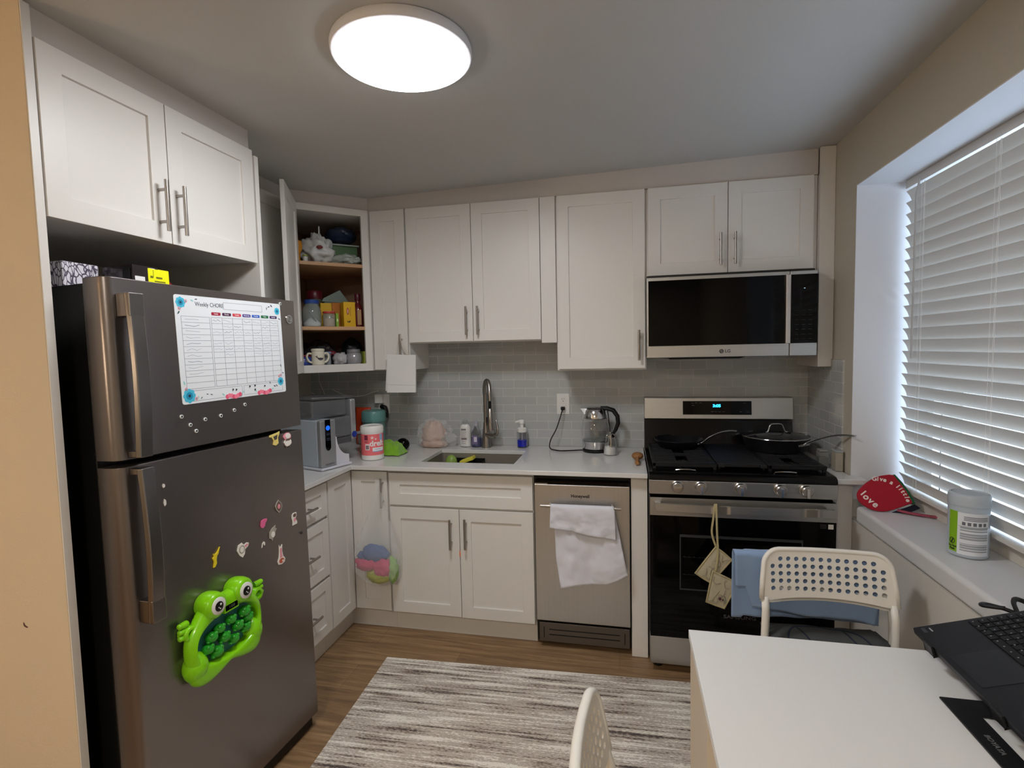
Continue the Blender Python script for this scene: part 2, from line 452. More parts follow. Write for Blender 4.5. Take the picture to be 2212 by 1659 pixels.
m.build('face_frame', WHITE, cc, world=True)
PS = [(.013,-.590),(.013,-.022),(.594,-.022),(.594,-.345),(.3465,-.5915)]
for z0, z1 in ((1.6185,1.637),(1.966,1.984)):
    m = M(); m.prism(PS, z0, z1); m.build('shelf', MAPLE, cc, world=True)
# open door, hinged on the left stile, swung out towards the room
dv = Vector((.505-.334, -.945+.606, 0)).normalized(); nv = Vector((dv.y, -dv.x, 0))*-1
TD = frame((.334-.0,-.611,0), dv, (-dv.y, dv.x, 0))
do = shaker(cc, TD, .004, .392, 1.393, 2.279, handle=None)
for z in (2.17,1.50): M(TD).box(.0,.03,-.012,-.001,z-.022,z+.022).build('hinge', NICKEL, cc, world=True)

# ---- base units
def base(name, label, pts, z0=.1165, z1=.882):
    cx = sum(p[0] for p in pts)/len(pts); cy = sum(p[1] for p in pts)/len(pts)
    return thing(name, label, 'cabinet', (cx, cy, 0))
def toe(t, x0, x1, y0, y1): 
    return M().box(x0, x1, y0, y1, .001, .116).build('plinth', WHITE, t, world=True)
t = base('base_cabinet', 'white base cabinet of three drawers beside the refrigerator', [(0,-1.25),(.58,-.836)])
M().box(.003,.5785,-1.2515,-.8285,.117,.882).build('body', WHITE, t, world=True)
M().box(.003,.546,-1.2515,-.8285,.001,.1165).build('plinth', WHITE, t, world=True)
for z0, z1, hz in ((.704,.865,.777),(.409,.688,.548),(.126,.393,.258)):
    shaker(t, FL, -1.249, -.838, z0, z1, name='drawer_front', fr=.048, handle=('h',-1.043,hz))
t = base('base_cabinet', 'white corner base cabinet with two narrow doors meeting at the corner', [(0,-.836),(.81,0)])
m = M(); m.prism([(.003,-.828),(.5785,-.828),(.5785,-.5845),(.8085,-.5845),(.8085,-.003),(.003,-.003)], .117, .882); m.build('body', WHITE, t, world=True)
M().prism([(.003,-.828),(.546,-.828),(.546,-.551),(.8085,-.551),(.8085,-.003),(.003,-.003)], .001, .1165).build('plinth', WHITE, t, world=True)
shaker(t, FL, -.826, -.606, .122, .868, fr=.055)
shaker(t, FB, .600, .803, .120, .868, fr=.055, handle=('v',.780,.760))
t = base('base_cabinet', 'white sink base cabinet with two doors under a false drawer front', [(.81,-.585),(1.58,0)])
m = M(); T_ = .018
m.box(.8095,.8095+T_,-.5845,-.003,.117,.882); m.box(1.5775-T_,1.5775,-.5845,-.003,.117,.882); m.box(.8275,1.5595,-.5845,-.003,.117,.135)
m.box(.8275,1.5595,-.5845,-.566,.845,.882); m.box(.8275,1.5595,-.5845,-.566,.66,.72); m.box(.8275,1.5595,-.021,-.003,.135,.882); m.box(1.18,1.205,-.5845,-.566,.135,.66)
m.build('body', WHITE, t, world=True)
M().box(.8095,1.5775,-.551,-.003,.001,.1165).build('plinth', WHITE, t, world=True)
shaker(t, FB, .814, 1.575, .695, .863, name='drawer_front', fr=.060)
d = shaker(t, FB, .814, 1.1915, .118, .683, handle=('v',1.150,.560))
M().box(1.1895,1.1955,-.6065,-.6045,.440,.470).build('latch_tag', mat('orange_tag','e8845a',.6), d, world=True)
shaker(t, FB, 1.1945, 1.575, .116, .683, handle=('v',1.229,.566))
t = thing('filler_panel', 'white floor-length panel between the dishwasher and the range', 'panel', (2.085,-.3,0))
M().box(2.047,2.122,-.604,-.003,.001,.882).build('panel', WHITE, t, world=True, bevel=.001)

# ---- worktop, one slab with a cut-out
def slab(xs, ys, keep, z0, z1):
    m = M(); idx = {}
    def V(i, j, k):
        key = (i, j, k)
        if key not in idx: idx[key] = len(m.v); m.v.append(Vector((xs[i], ys[j], (z0, z1)[k])))
        return idx[key]
    nx, ny = len(xs)-1, len(ys)-1
    K = lambda i, j: 0 <= i < nx and 0 <= j < ny and keep(i, j)
    for i in range(nx):
        for j in range(ny):
            if not K(i, j): continue
            m.f.append([V(i,j,1),V(i+1,j,1),V(i+1,j+1,1),V(i,j+1,1)]); m.m.append(0)
            m.f.append([V(i,j,0),V(i,j+1,0),V(i+1,j+1,0),V(i+1,j,0)]); m.m.append(0)
            if not K(i-1,j): m.f.append([V(i,j,0),V(i,j,1),V(i,j+1,1),V(i,j+1,0)]); m.m.append(0)
            if not K(i+1,j): m.f.append([V(i+1,j,0),V(i+1,j+1,0),V(i+1,j+1,1),V(i+1,j,1)]); m.m.append(0)
            if not K(i,j-1): m.f.append([V(i,j,0),V(i+1,j,0),V(i+1,j,1),V(i,j,1)]); m.m.append(0)
            if not K(i,j+1): m.f.append([V(i,j+1,0),V(i,j+1,1),V(i+1,j+1,1),V(i+1,j+1,0)]); m.m.append(0)
    return m
SX0, SX1, SY0, SY1 = .955, 1.462, -.512, -.172
ws = slab([.002,.630,SX0,SX1,2.1225],[-1.251,-.649,SY0,SY1,-.009], lambda i, j: (i == 0) or (j >= 1 and not (i == 2 and j == 2)), .8835, .906)
solo('worktop', 'white quartz worktop running round the corner with the sink cut into it', 'countertop', ws, QUARTZ, bevel=.003)
ws = M(); ws.prism([(2.894,-.649),(3.025,-.649),(3.025,-.563),(2.9845,-.563),(2.9845,-.009),(2.894,-.009)], .8835, .906)
solo('worktop', 'small piece of white quartz worktop between the range and the window', 'countertop', ws, QUARTZ, bevel=.003)

# ---- sink
sk = thing('kitchen_sink', 'brushed steel undermount sink with dirty dishes in it', 'sink', ((SX0+SX1)/2,-.34,.70))
STS = mat('sink_steel', 'a39d93', .42, .7, var=.12, vscale=14)
def basin(u, v): pass
m = M()
def rr(x0, x1, y0, y1, r, n=5):
    p = []
    for cx, cy, a0 in ((x1-r,y1-r,0),(x0+r,y1-r,90),(x0+r,y0+r,180),(x1-r,y0+r,270)):
        for k in range(n+1):
            a = math.radians(a0+90*k/n); p.append((cx+r*math.cos(a), cy+r*math.sin(a)))
    return p
rings = [(rr(SX0-.012,SX1+.012,SY0-.012,SY1+.012,.02),.8825),(rr(SX0-.003,SX1+.003,SY0-.003,SY1+.003,.02),.8825),(rr(SX0+.0,SX1-.0,SY0+.0,SY1-.0,.02),.70),(rr(SX0+.014,SX1-.014,SY0+.014,SY1-.014,.02),.684),(rr(1.18,1.24,-.37,-.31,.03),.682)]
n = len(rings[0][0])
vs = [(x, y, z) for r, z in rings for x, y in r]; fs = []
for i in range(len(rings)-1):
    for k in range(n): fs.append((i*n+k, i*n+(k+1)%n, (i+1)*n+(k+1)%n, (i+1)*n+k))
fs.append([4*n+k for k in range(n)])
m.add(vs, fs); m.build('basin', STS, sk, world=True, solid=.0012, soff=-1)
m = M(); m.lathe([(.0,.006),(.018,.006),(.020,.002),(.040,.002),(.042,0)],(1.21,-.34,.6835),24); m.build('drain', NICKEL, sk, world=True)
# ================================================================ DISHWASHER
dw = thing('dishwasher', 'narrow brushed steel dishwasher with a white towel over its bar', 'dishwasher', (1.813,-.3,0))
M().box(1.581,2.044,-.565,-.01,.02,.8815).build('body', BLACK, dw, world=True)
m = M(); m.box(1.587,2.0405,-.6205,-.566,.150,.834); d = m.build('door', STEELV, dw, world=True, bevel=.003)
m = M(); m.box(1.590,2.038,-.612,-.566,.8345,.850); m.box(1.588,1.65,-.616,-.605,.8345,.8385,1)
m.build('control_strip', [BLACKG, STEEL], dw, world=True)
m = M(); m.tube([(1.623,-.668,.742),(2.002,-.668,.742)], .0065, 14)
for x in (1.665,1.960): m.tube([(x,-.6195,.742),(x,-.668,.742)], .005, 10)
m.build('handle', NICKEL, d, world=True)
m = M(); m.box(1.596,2.037,-.597,-.585,.030,.128)
g = m.build('kick_grille', mat('grille_steel','77726d',.4,.9), dw, world=True, bevel=.002)
m = M()
for z in (.066,.092): m.box(1.645,1.99,-.5985,-.597,z,z+.004)
m.box(1.617,1.6205,-.5985,-.597,.05,.105); m.box(2.012,2.0155,-.5985,-.597,.05,.105)
m.build('slot', DARKGAP, g, world=True)
text('brand_lettering', 'Honeywell', .021, mat('print_dark','1a1815',.5), dw, tframe((1.809,-.6208,.781),(1,0,0),(0,0,1)), bold=.0006, sx=.98)

# ================================================================ RANGE
RX0, RX1 = 2.127, 2.890
rg = thing('gas_range', 'stainless steel gas range with black oven door, griddle and pans on top', 'stove', (2.508,-.35,0))
m = M(); m.box(RX0,RX1,-.655,-.02,.045,.895); m.build('body', mat('range_side','2b2a2a',.4,.4), rg, world=True)
# cooktop pan with rounded front
prof = [(-.020,.900),(-.020,.925),(-.655,.925),(-.69,.9245),(-.704,.918),(-.7095,.905),(-.7095,.896),(-.66,.896)]
m = M(); m.prism(prof, RX0-.001, RX1+.001, axis='x'); m.build('cooktop', BLACKM, rg, world=True, bevel=.002)
m = M(); m.hexa([(RX0,-.703,.829),(RX1,-.703,.829),(RX1,-.656,.829),(RX0,-.656,.829),(RX0,-.708,.8945),(RX1,-.708,.8945),(RX1,-.656,.8945),(RX0,-.656,.8945)])
cp = m.build('control_panel', STEEL, rg, world=True, bevel=.003)
for x in (2.247,2.346,2.510,2.669,2.769):
    F_ = frame((x,-.7065,.868),(1,0,0),(0,-1,0),(0,0,1)); m = M(F_)
    m.lathe([(.027,0),(.027,.006),(.0235,.009),(.0225,.026),(.019,.029),(0,.029)], seg=28, axis='y')
    k = m.build('knob', mat('knob_metal','b9b4ae',.28,1.0), cp, world=True)
    m = M(F_)
    if x < 2.3: m.box(-.019,.019,.0285,.036,-.0045,.0045)
    else: m.box(-.0065,.0065,.024,.036,-.026,.0135)
    m.build('grip', CHROME, k, world=True, bevel=.0015)
# oven door
od = M().box(RX0+.002,RX1-.002,-.709,-.657,.171,.8165).build('oven_door', BLACKG, rg, world=True, bevel=.002)
m = M(); m.box(RX0+.002,RX1-.002,-.7115,-.7092,.735,.8165); m.build('trim_band', STEEL, od, world=True)
# bowed handle
pts = []
for i in range(17):
    a = i/16; pts.append((RX0+.025+(RX1-RX0-.05)*a, -.755-.012*math.sin(PI*a), .786))
m = M()
for i in range(16):
    p, q = pts[i], pts[i+1]
    m.hexa([(p[0],p[1]-.006,.770),(q[0],q[1]-.006,.770),(q[0],q[1]+.008,.770),(p[0],p[1]+.008,.770),(p[0],p[1]-.006,.802),(q[0],q[1]-.006,.802),(q[0],q[1]+.008,.802),(p[0],p[1]+.008,.802)])
for x in (RX0+.035,RX1-.035): m.box(x-.012,x+.012,-.752,-.710,.772,.800)
m.build('handle', STEEL, od, world=True)
m = M()
for x0,x1,z0,z1 in ((2.257,2.760,.640,.652),(2.257,2.760,.398,.404),(2.257,2.262,.404,.640),(2.755,2.760,.404,.640)): m.box(x0,x1,-.7098,-.7091,z0,z1)
m.build('window_outline', mat('oven_window_line','34383a',.3), od, world=True)
m = M()
for z in (.47,.55): 
    for k in range(22): m.box(2.275+k*.0215,2.278+k*.0215,-.7095,-.7091,z,z+.004)
    m.box(2.27,2.75,-.7095,-.7091,z-.002,z)
m.build('rack', mat('oven_rack','191b1d',.4), od, world=True)
text('brand_lettering', 'SAMSUNG', .022, mat('print_grey','4c4c4e',.5), od, tframe((2.51,-.7093,.289),(1,0,0),(0,0,1)), sx=1.35, bold=.0004)
m = M(); m.box(2.856,2.876,-.7104,-.7092,.706,.726); m.build('sticker', WPLASTIC, od, world=True)
m = M()
for k in range(4): m.box(2.825,2.850,-.7100,-.7092,.708+k*.005,.7095+k*.005)
m.build('fine_print', mat('print_grey'), od, world=True)
# drawer and feet
M().box(RX0+.002,RX1-.002,-.706,-.657,.040,.1695).build('drawer', STEEL, rg, world=True, bevel=.003)
for x in (2.165,2.85):
    for y in (-.64,-.08): M().lathe([(.022,.001),(.022,.02),(.012,.022),(.012,.046)],(x,y,0),14).build('foot', BLACK, rg, world=True)
# backguard
m = M(); m.hexa([(RX0,-.112,.925),(RX1,-.112,.925),(RX1,-.012,.925),(RX0,-.012,.925),(RX0,-.078,1.088),(RX1,-.078,1.088),(RX1,-.012,1.088),(RX0,-.012,1.088)])
m.build('lower_backguard', BLACKM, rg, world=True)
m = M(); m.hexa([(RX0,-.104,1.0885),(RX1,-.104,1.0885),(RX1,-.012,1.0885),(RX0,-.012,1.0885),(RX0,-.094,1.204),(RX1,-.094,1.204),(RX1,-.012,1.204),(RX0,-.012,1.204)])
bg = m.build('backguard', STEEL, rg, world=True, bevel=.003)
def bgT(x, z): 
    y = -.104+(z-1.0885)/(1.204-1.0885)*.010
    return tframe((x,y-.0006,z),(1,0,0),(0,.0863,1))
m = M(bgT(2.508,1.149)); m.box(-.176,.176,-.037,.037,-.0002,.001)
dp = m.build('display_panel', BLACKG, bg, world=True)
text('clock_digits', '3:05', .021, mat('led_blue','28a8ff',.5,emis=4.0,emcol='1e9bff'), dp, bgT(2.508,1.160) @ Matrix.Translation((0,0,.0012)), bold=.0008, sx=1.15)
m = M(bgT(2.508,1.149))
for x, z in [(-.132,.024),(-.112,.026),(-.09,.026),(-.13,.012),(-.03,-.022),(-.012,-.022),(.008,-.022),(.028,-.022),(.115,-.022),(.15,-.022),(.135,.024)]: m.box(x,x+.013,z,z+.003,.001,.0013)
m.build('button_print', mat('print_grey'), dp, world=True)
# grates: two barred sections with the griddle between
IR = IRON
def grate(x0, x1):
    m = M(); y0, y1 = -.625, -.125; z0, z1 = .9385, .953
    m.box(x0,x1,y0,y0+.045,z0-.001,z1); m.box(x0,x1,y1-.012,y1,z0,z1); m.box(x0,x0+.014,y0,y1,z0,z1); m.box(x1-.014,x1,y0,y1,z0,z1)
    xm = (x0+x1)/2
    for k in range(11):
        y = y0+.068+k*.037
        m.box(x0+.012,xm-.028,y,y+.010,z0,z1); m.box(xm+.028,x1-.012,y,y+.010,z0,z1)
    m.box(xm-.006,xm+.006,y0+.02,y0+.09,z0,z1-.001); m.box(xm-.006,xm+.006,y1-.09,y1-.01,z0,z1-.001); m.box(x0+.01,x1-.01,(y0+y1)/2-.006,(y0+y1)/2+.006,z0-.002,z1-.001)
    for x in (x0+.008,x1-.008):
        for y in (y0+.01,y1-.01,(y0+y1)/2): m.box(x-.007,x+.007,y-.007,y+.007,.9255,z0)
    return m.build('grate', IR, rg, world=True, bevel=.0015)
grate(2.146,2.426); grate(2.642,2.876)
m = M(); m.box(2.431,2.637,-.612,-.125,.9385,.956); m.box(2.431,2.46,-.628,-.61,.9385,.953); m.box(2.608,2.637,-.628,-.61,.9385,.953)
for x in (2.44,2.628):
    for y in (-.60,-.14): m.box(x-.006,x+.006,y-.006,y+.006,.9255,.9385)
m.build('griddle', IR, rg, world=True, bevel=.003)
for x, y, r in ((2.286,-.50,.036),(2.286,-.24,.030),(2.759,-.50,.040),(2.759,-.24,.030)):
    m = M(); m.lathe([(r+.012,.9255),(r+.010,.930),(r,.931)],(x,y,0),24); m.lathe([(r-.004,.931),(r-.004,.9365),(r-.009,.938),(0,.938)],(x,y,0),24)
    m.build('burner', mat('burner_cap','2a2a2c',.3,.5), rg, world=True)
for x in (2.286,2.70):
    m = M(); m.tube([(x-.045,-.664,.925),(x-.042,-.668,.934),(x-.02,-.671,.9365),(x+.02,-.671,.9365),(x+.042,-.668,.934),(x+.045,-.664,.925)], .003, 8)
    m.build('grate_glide', CHROME, rg, world=True)

# ================================================================ MICROWAVE
mw = thing('microwave', 'wide black and steel over-the-range microwave under the short cabinet', 'microwave', (2.51,-.2,1.43))
M().box(2.132,2.890,-.392,-.0095,1.436,1.8365).build('body', mat('range_side'), mw, world=True)
m = M(); m.box(2.130,2.7735,-.428,-.3925,1.4325,1.824)
dr = m.build('door', STEEL, mw, world=True, bevel=.003)
M().box(2.1375,2.7715,-.4315,-.4283,1.4905,1.8075).build('door_glass', BLACKG, dr, world=True, bevel=.001)
m = M(); m.box(2.7525,2.7735,-.450,-.4318,1.4905,1.8075); m.build('handle', mat('handle_bright','cfc6c0',.3,.9), dr, world=True, bevel=.003)
m = M(); m.box(2.7755,2.892,-.428,-.3925,1.4325,1.824); pn = m.build('control_column', STEEL, mw, world=True, bevel=.003)
M().box(2.7765,2.8915,-.4315,-.4283,1.4905,1.8075).build('control_glass', BLACKG, pn, world=True, bevel=.001)
m = M()
for k in range(7):
    for j in range(3): m.box(2.797+j*.028,2.812+j*.028,-.4321,-.4316,1.51+k*.022,1.5118+k*.022)
m.build('button_print', mat('faint_print','24242a',.4), pn, world=True)
M().box(2.832,2.838,-.4322,-.4316,1.742,1.745).build('display_mark', mat('dim_led','9ab0c0',.4,emis=.6), pn, world=True)
m = M(); m.disc((2.476,-.4283,1.460),.0105,(0,-1,0),(1,0,0),24,0,.0005); 
lg = m.build('logo', mat('print_grey'), dr, world=True)
m = M(); m.disc((2.472,-.4289,1.463),.0016,(0,-1,0),(1,0,0),10,0,.0002); m.box(2.4765,2.4775,-.4292,-.4288,1.454,1.464); m.box(2.4765,2.481,-.4292,-.4288,1.4535,1.4545)
m.build('logo_mark', STEEL, dr, world=True)
text('brand_lettering', 'LG', .021, mat('print_grey'), dr, tframe((2.504,-.4285,1.460),(1,0,0),(0,0,1)), bold=.0007)
m = M(); m.hexa([(2.24,-.415,1.4245),(2.56,-.415,1.4245),(2.58,-.05,1.4245),(2.22,-.05,1.4245),(2.225,-.42,1.4355),(2.60,-.42,1.4355),(2.60,-.05,1.4355),(2.2,-.05,1.4355)])
m.build('underside_vent', BLACK, mw, world=True)

# ================================================================ REFRIGERATOR (leans back a touch, slightly turned)
from mathutils import Euler
FRM = Matrix.Translation((.8124,-1.3039,0)) @ Euler((-.0107,-.0211,-.0675)).to_matrix().to_4x4()
fr = thing('refrigerator', 'tall slate steel two-door refrigerator with magnets and a frog toy on its front', 'refrigerator', matrix=FRM)
FBK = mat('fridge_side_black','131312',.35,bump=.08,bscale=400)
M().prism([(-.67,-.690),(-.67,-.050),(-.088,-.010),(-.088,-.712)],.055,1.685).build('body', FBK, fr, bevel=.004)
def fdoor(z0, z1):
    prof = [(-.076,0),(-.004,0),(-.001,-.003),(0,-.008)]
    n = 9; r = .026
    for k in range(n+1):
        a = PI/2*k/n; prof.append((-r+r*math.cos(a), -.721+r-r*math.sin(a)))
    prof += [(-.076,-.721)]
    return M().prism(prof, z0, z1).build('door', FRIDGE, fr, bevel=.002)
FBUMP = None
d1 = fdoor(1.2158,1.6963); d2 = fdoor(.060,1.1979)
m = M()
m.box(-.087,-.0765,-.705,-.012,1.220,1.69); m.box(-.087,-.0765,-.705,-.012,.065,1.193); m.build('gasket', BLACK, fr)
HM = mat('handle_slate','96918e',.26,1.0)
def fhandle(zlo, zhi, top, parent):
    m = M(); L = []
    # bar as a swept box: (x out, z); thicker at the post end
    N = 14
    for i in range(N+1):
        z = zlo+(zhi-zlo)*i/N; a = i/N if top else 1-i/N
        L.append((.044+.012*math.sin(PI*min(1,a*1.0))*0.8, z))
    vs = []; fs = []
    for i, (x, z) in enumerate(L):
        vs += [(x-.014,-.698,z),(x,-.694,z),(x,-.657,z),(x-.014,-.653,z)]
    for i in range(N):
        for k in range(4): fs.append((i*4+k, i*4+(k+1)%4, i*4+4+(k+1)%4, i*4+4+k))
    fs += [(3,2,1,0),(N*4,N*4+1,N*4+2,N*4+3)]
    m.add(vs, fs)
    zt = (zhi-.062, zhi) if top else (zlo, zlo+.062)
    m.box(.0005,.048,-.696,-.655,zt[0],zt[1])
    zb = (zlo, zlo+.018) if top else (zhi-.018, zhi)
    m.box(.0005,.036,-.694,-.657,zb[0],zb[1])
    return m.build('handle', HM, parent, bevel=.003)
fhandle(1.221,1.654,True,d1); fhandle(.775,1.193,False,d2)
m = M(); m.disc((.0002,-.037,1.624),.0165,(1,0,0),(0,1,0),32,0,.0025); m.disc((.0027,-.037,1.624),.0135,(1,0,0),(0,1,0),32,1,.0004)
m.tube([(.0034,-.037+.0085*math.cos(2*PI*k/20),1.624+.0085*math.sin(2*PI*k/20)) for k in range(20)], .0009, 6, closed=True)
m.build('logo_badge', [CHROME, mat('badge_grey','8a8784',.4,.6)], d1)
m = M()
for z in (1.233,1.172): m.disc((-.082,-.7125,z),.005,(0,-1,0),(1,0,0),12,0,.004)
m.build('hinge_screw', CHROME, fr)
m = M(); m.box(-.080,-.018,-.70,-.02,.012,.0545); m.build('toe_grille', BLACK, fr)
for y in (-.66,-.045): M().lathe([(.018,-.002),(.018,.02),(.01,.022),(.01,.056)],(-.11,y,0),12).build('foot', BLACK, fr)
for y in (-.64,-.095): M().lathe([(.018,.014),(.018,.03),(.01,.032),(.01,.056)],(-.63,y,0),12).build('foot', BLACK, fr)
# ================================================================ ON THE REFRIGERATOR FRONT
def FM(y, z, x=0.0, roll=0.0):      # frame on the door: x right(+y), y up(+z), z out(+x)
    return FRM @ Matrix.Translation((x+.0006, y, z)) @ frame((0,0,0),(0,1,0),(0,0,1),(1,0,0)) @ Matrix.Rotation(roll, 4, 'Z')
wb = thing('chore_chart', 'white magnetic weekly chore chart with blue and pink flowers on the freezer door', 'whiteboard', matrix=FM(-.3025,1.511,0,.018))
W2, H2 = .2215, .1625
BW = mat('board_white','e2e6ea',.4); GL = mat('board_line','8a8a9a',.6)
m = M(); m.prism(rr(-W2,W2,-H2,H2,.008), 0, .0014)
def hl(x0,x1,y,t=.0009): m.box(x0,x1,y-t/2,y+t/2,.0014,.0017,1)
def vl(x,y0,y1,t=.0009): m.box(x-t/2,x+t/2,y0,y1,.0014,.0017,1)
top, bot = .100, -.118; nr = 12; dy = (top-bot)/nr
for k in range(nr+1):
    y = top-k*dy
    hl(-.202,-.100,y); hl(-.094,.204,y)
vl(-.202,bot,top); vl(-.100,bot,top)
for k in range(8): vl(-.094+k*.2980/7,bot,top)
hl(-.202,.010,-.124); vl(-.202,-.155,-.124); vl(.010,-.155,-.124); hl(.018,.204,-.124); vl(.018,-.155,-.124); vl(.204,-.155,-.124); hl(-.202,.010,-.155); hl(.018,.204,-.155)
hl(-.042,.128,.150); hl(-.042,.128,.128); vl(-.042,.128,.150); vl(.128,.128,.150)
cols = ['a3203c','4a2347','d0414c','43358a','2f62c4','1f6b45','43285c']
DM = [mat('day_tag_%s' % c, c, .5) for c in ('crimson','plum','coral','indigo','azure','green','violet') for c in []] 
DMs = []
for nm, c in zip(('crimson','plum','coral','indigo','azure','green','violet'), cols): DMs.append(mat('tag_'+nm, c, .5))
for k in range(7):
    x = -.092+k*.2980/7; m.prism(rr(x,x+.036,.107,.1165,.003), .0014, .0019, mi=2+k)
# faint handwriting
random.seed(11)
for r in range(12):
    y = top-(r+.5)*dy
    for c_ in range(-1, 7):
        if c_ >= 0 and (r > 6 or random.random() < (.25 if r < 6 else .55)): continue
        x0 = -.190 if c_ < 0 else -.090+c_*.2980/7; w_ = .05 if c_ < 0 else .032
        if c_ < 0 and r > 9: continue
        n_ = random.randint(4, 9) if c_ >= 0 else 3
        P = [(x0+w_*i/n_+random.uniform(-.001,.001), y+random.uniform(-.003,.003), .0016) for i in range(n_+1)]
        m.tube(P, .00035 if (r*7+c_) % 3 else .0006, 4, mi=9)
def flower(x, y, r, mi):
    for k in range(8):
        a = k*PI/4; m.disc((x+.55*r*math.cos(a), y+.55*r*math.sin(a), .0015+.0001*(k%2)), r*.5, (0,0,1),(math.cos(a),math.sin(a),0), 10, mi, .0003, ry=r*.42)
    m.disc((x,y,.0019), r*.55, (0,0,1),(1,0,0),12,mi+1,.0003); m.disc((x,y,.0022), r*.22,(0,0,1),(1,0,0),8,13,.0002)
def leaf(x, y, a, l, mi=12):
    p = [(0,0),(l*.3,l*.16),(l*.7,l*.14),(l,0),(l*.7,-l*.14),(l*.3,-l*.16)]
    ca, sa = math.cos(a), math.sin(a)
    m.prism([(x+u*ca-v*sa, y+u*sa+v*ca) for u, v in p], .0014, .0018, mi=mi)
for (x, y, r) in ((-.200,.140,.016),(.203,.135,.013),(-.196,-.138,.021),(.196,-.122,.015)):
    flower(x, y, r, 10)
random.seed(5)
for (x, y, s_) in ((-.178,.150,1),(-.165,.150,1),(-.150,.152,1),(-.205,.115,1),(.180,.148,1),(.168,.150,1),(.152,.147,1),(.207,.110,1),(-.165,-.140,1),(-.150,-.145,1),(-.135,-.138,1),(-.120,-.140,1),(-.208,-.105,1),(.170,-.132,1),(.158,-.135,1),(.143,-.128,1),(.207,-.09,1),(.205,-.07,1)):
    leaf(x, y, random.uniform(0, 2*PI), random.uniform(.008,.014), random.choice((12,13,15)))
for (x, y) in ((-.205,.122),(-.182,.145),(-.172,-.148),(-.205,-.118),(.198,-.100),(.19,-.103)): flower(x, y, .005, 14)
for x0 in (-.055,.085):
    for k in range(7): m.disc((x0+k*.009,-.1545+.003*math.sin(k*1.3),.0015),.0075,(0,0,1),(1,0,0),10,14 if k % 3 else 16,.0003+.0001*k)
    leaf(x0-.01,-.150,2.4,.013,15); leaf(x0+.062,-.150,.7,.013,15)
m.prism(rr(-.015,.008,-.160,-.150,.004), .0014, .0018, mi=15)
m.build('board', [BW, GL]+DMs+[mat('marker_ink','8c98ae',.6), mat('flower_blue','49b9d6',.6), mat('flower_blue_deep','1f8fb4',.6), mat('leaf_dark','3f5a57',.6), mat('leaf_navy','26364a',.6), mat('flower_pink','ee7f96',.6), mat('leaf_aqua','8fd3d0',.6), mat('flower_rose','e05a78',.6)], wb)
text('title_lettering', 'Weekly CHORE', .0185, mat('print_soft','5d5f6b',.6), wb, tframe((-.096,.138,.0016),(1,0,0),(0,1,0)), world=False, sx=.86)
for k, s_ in enumerate(('Sunday','Monday','Tuesday','Wednesday','Thursday','Friday','Saturday')):
    text('day_lettering', s_, .0065, mat('print_white','f4f4f4',.6), wb, tframe((-.074+k*.2980/7,.1118,.0019),(1,0,0),(0,1,0)), world=False, sx=.85)
# little black dots printed on the chart are round magnets
DOT = mat('magnet_dot','2c2c30',.4); RNG = mat('magnet_ring','dfe3e2',.35)
def ringmag(y, z, label, r=.0058, x=0.0, grp='ring magnets on the freezer door'):
    m = M(); m.lathe([(r,.0),(r,.0028),(r*.85,.0036),(r*.58,.0036),(r*.52,.0030),(0,.0030)], seg=16, mis=[0,0,0,1,1])
    solo('round_magnet', label, 'magnet', m, [RNG, DOT], matrix=FM(y,z,x), group=grp)
for y, z, l in ((-.082,1.679,'small white ring magnet at the top right corner of the chore chart'),
                (-.528,1.311,'leftmost ring magnet in the scattered row under the chore chart'),
                (-.500,1.283,'ring magnet second from the left under the chart, between the leftmost and the lowest'),
                (-.481,1.262,'lowest of the ring magnets under the chore chart'),
                (-.446,1.293,'ring magnet just right of the lowest one'),
                (-.386,1.297,'middle ring magnet of the rising row under the chart'),
                (-.330,1.309,'ring magnet second from the right in the rising row'),
                (-.283,1.323,'rightmost and highest ring magnet of the row under the chart')):
    ringmag(y, z, l)
for x, y, w_ in ((-.0305,-.133,0),(-.0165,-.1345,1),(.043,-.1285,2),(.067,-.1275,3),(.066,-.141,4),(.113,-.1325,5)):
    lab = ['tiny dark magnet on the lower left box of the chart, left of a pair','tiny dark magnet on the lower left box of the chart, right of a pair','tiny dark magnet leftmost in the lower right box of the chart','tiny dark magnet upper middle in the lower right box of the chart','tiny dark magnet lower middle in the lower right box of the chart','tiny dark magnet rightmost in the lower right box of the chart'][w_]
    m = M(); m.lathe([(.0026,0),(.0026,.002),(0,.0022)], seg=10)
    solo('dot_magnet', lab, 'magnet', m, DOT, matrix=FM(-.3025,1.511,0,.018) @ Matrix.Translation((x,y,.0019)), group='dark dot magnets on the chore chart')
def shape(name, label, y, z, polys, roll=0.0, s=1.0):
    """flat die-cut magnets: list of (polygon, thickness, material)"""
    m = M(); mats = []
    for poly, t0, t1, mt in polys:
        if mt not in mats: mats.append(mt)
        m.prism([(a*s, b*s) for a, b in poly], t0, t1, mi=mats.index(mt))
    return solo(name, label, 'magnet', m, mats, matrix=FM(y, z, 0, roll), group='picture magnets on the refrigerator door', bevel=.0004)
def ell(cx, cy, rx, ry, n=14, a0=0, wob=0): return [(cx+rx*(1+wob*math.sin(3*k))*math.cos(2*PI*k/n+a0), cy+ry*(1+wob*math.sin(2*k+1))*math.sin(2*PI*k/n+a0)) for k in range(n)]
MW = mat('magnet_white','efe9e2',.5); MY = mat('magnet_yellow','e6d17a',.5); MP = mat('magnet_pink','e79aa6',.5); MPK = mat('magnet_hot_pink','e56a9b',.5)
MBR = mat('magnet_brown','6d5a50',.5); MG = mat('magnet_grey','a9a59a',.5); MR = mat('magnet_red','c4604a',.5); MYB = mat('magnet_bright_yellow','ead12a',.5)
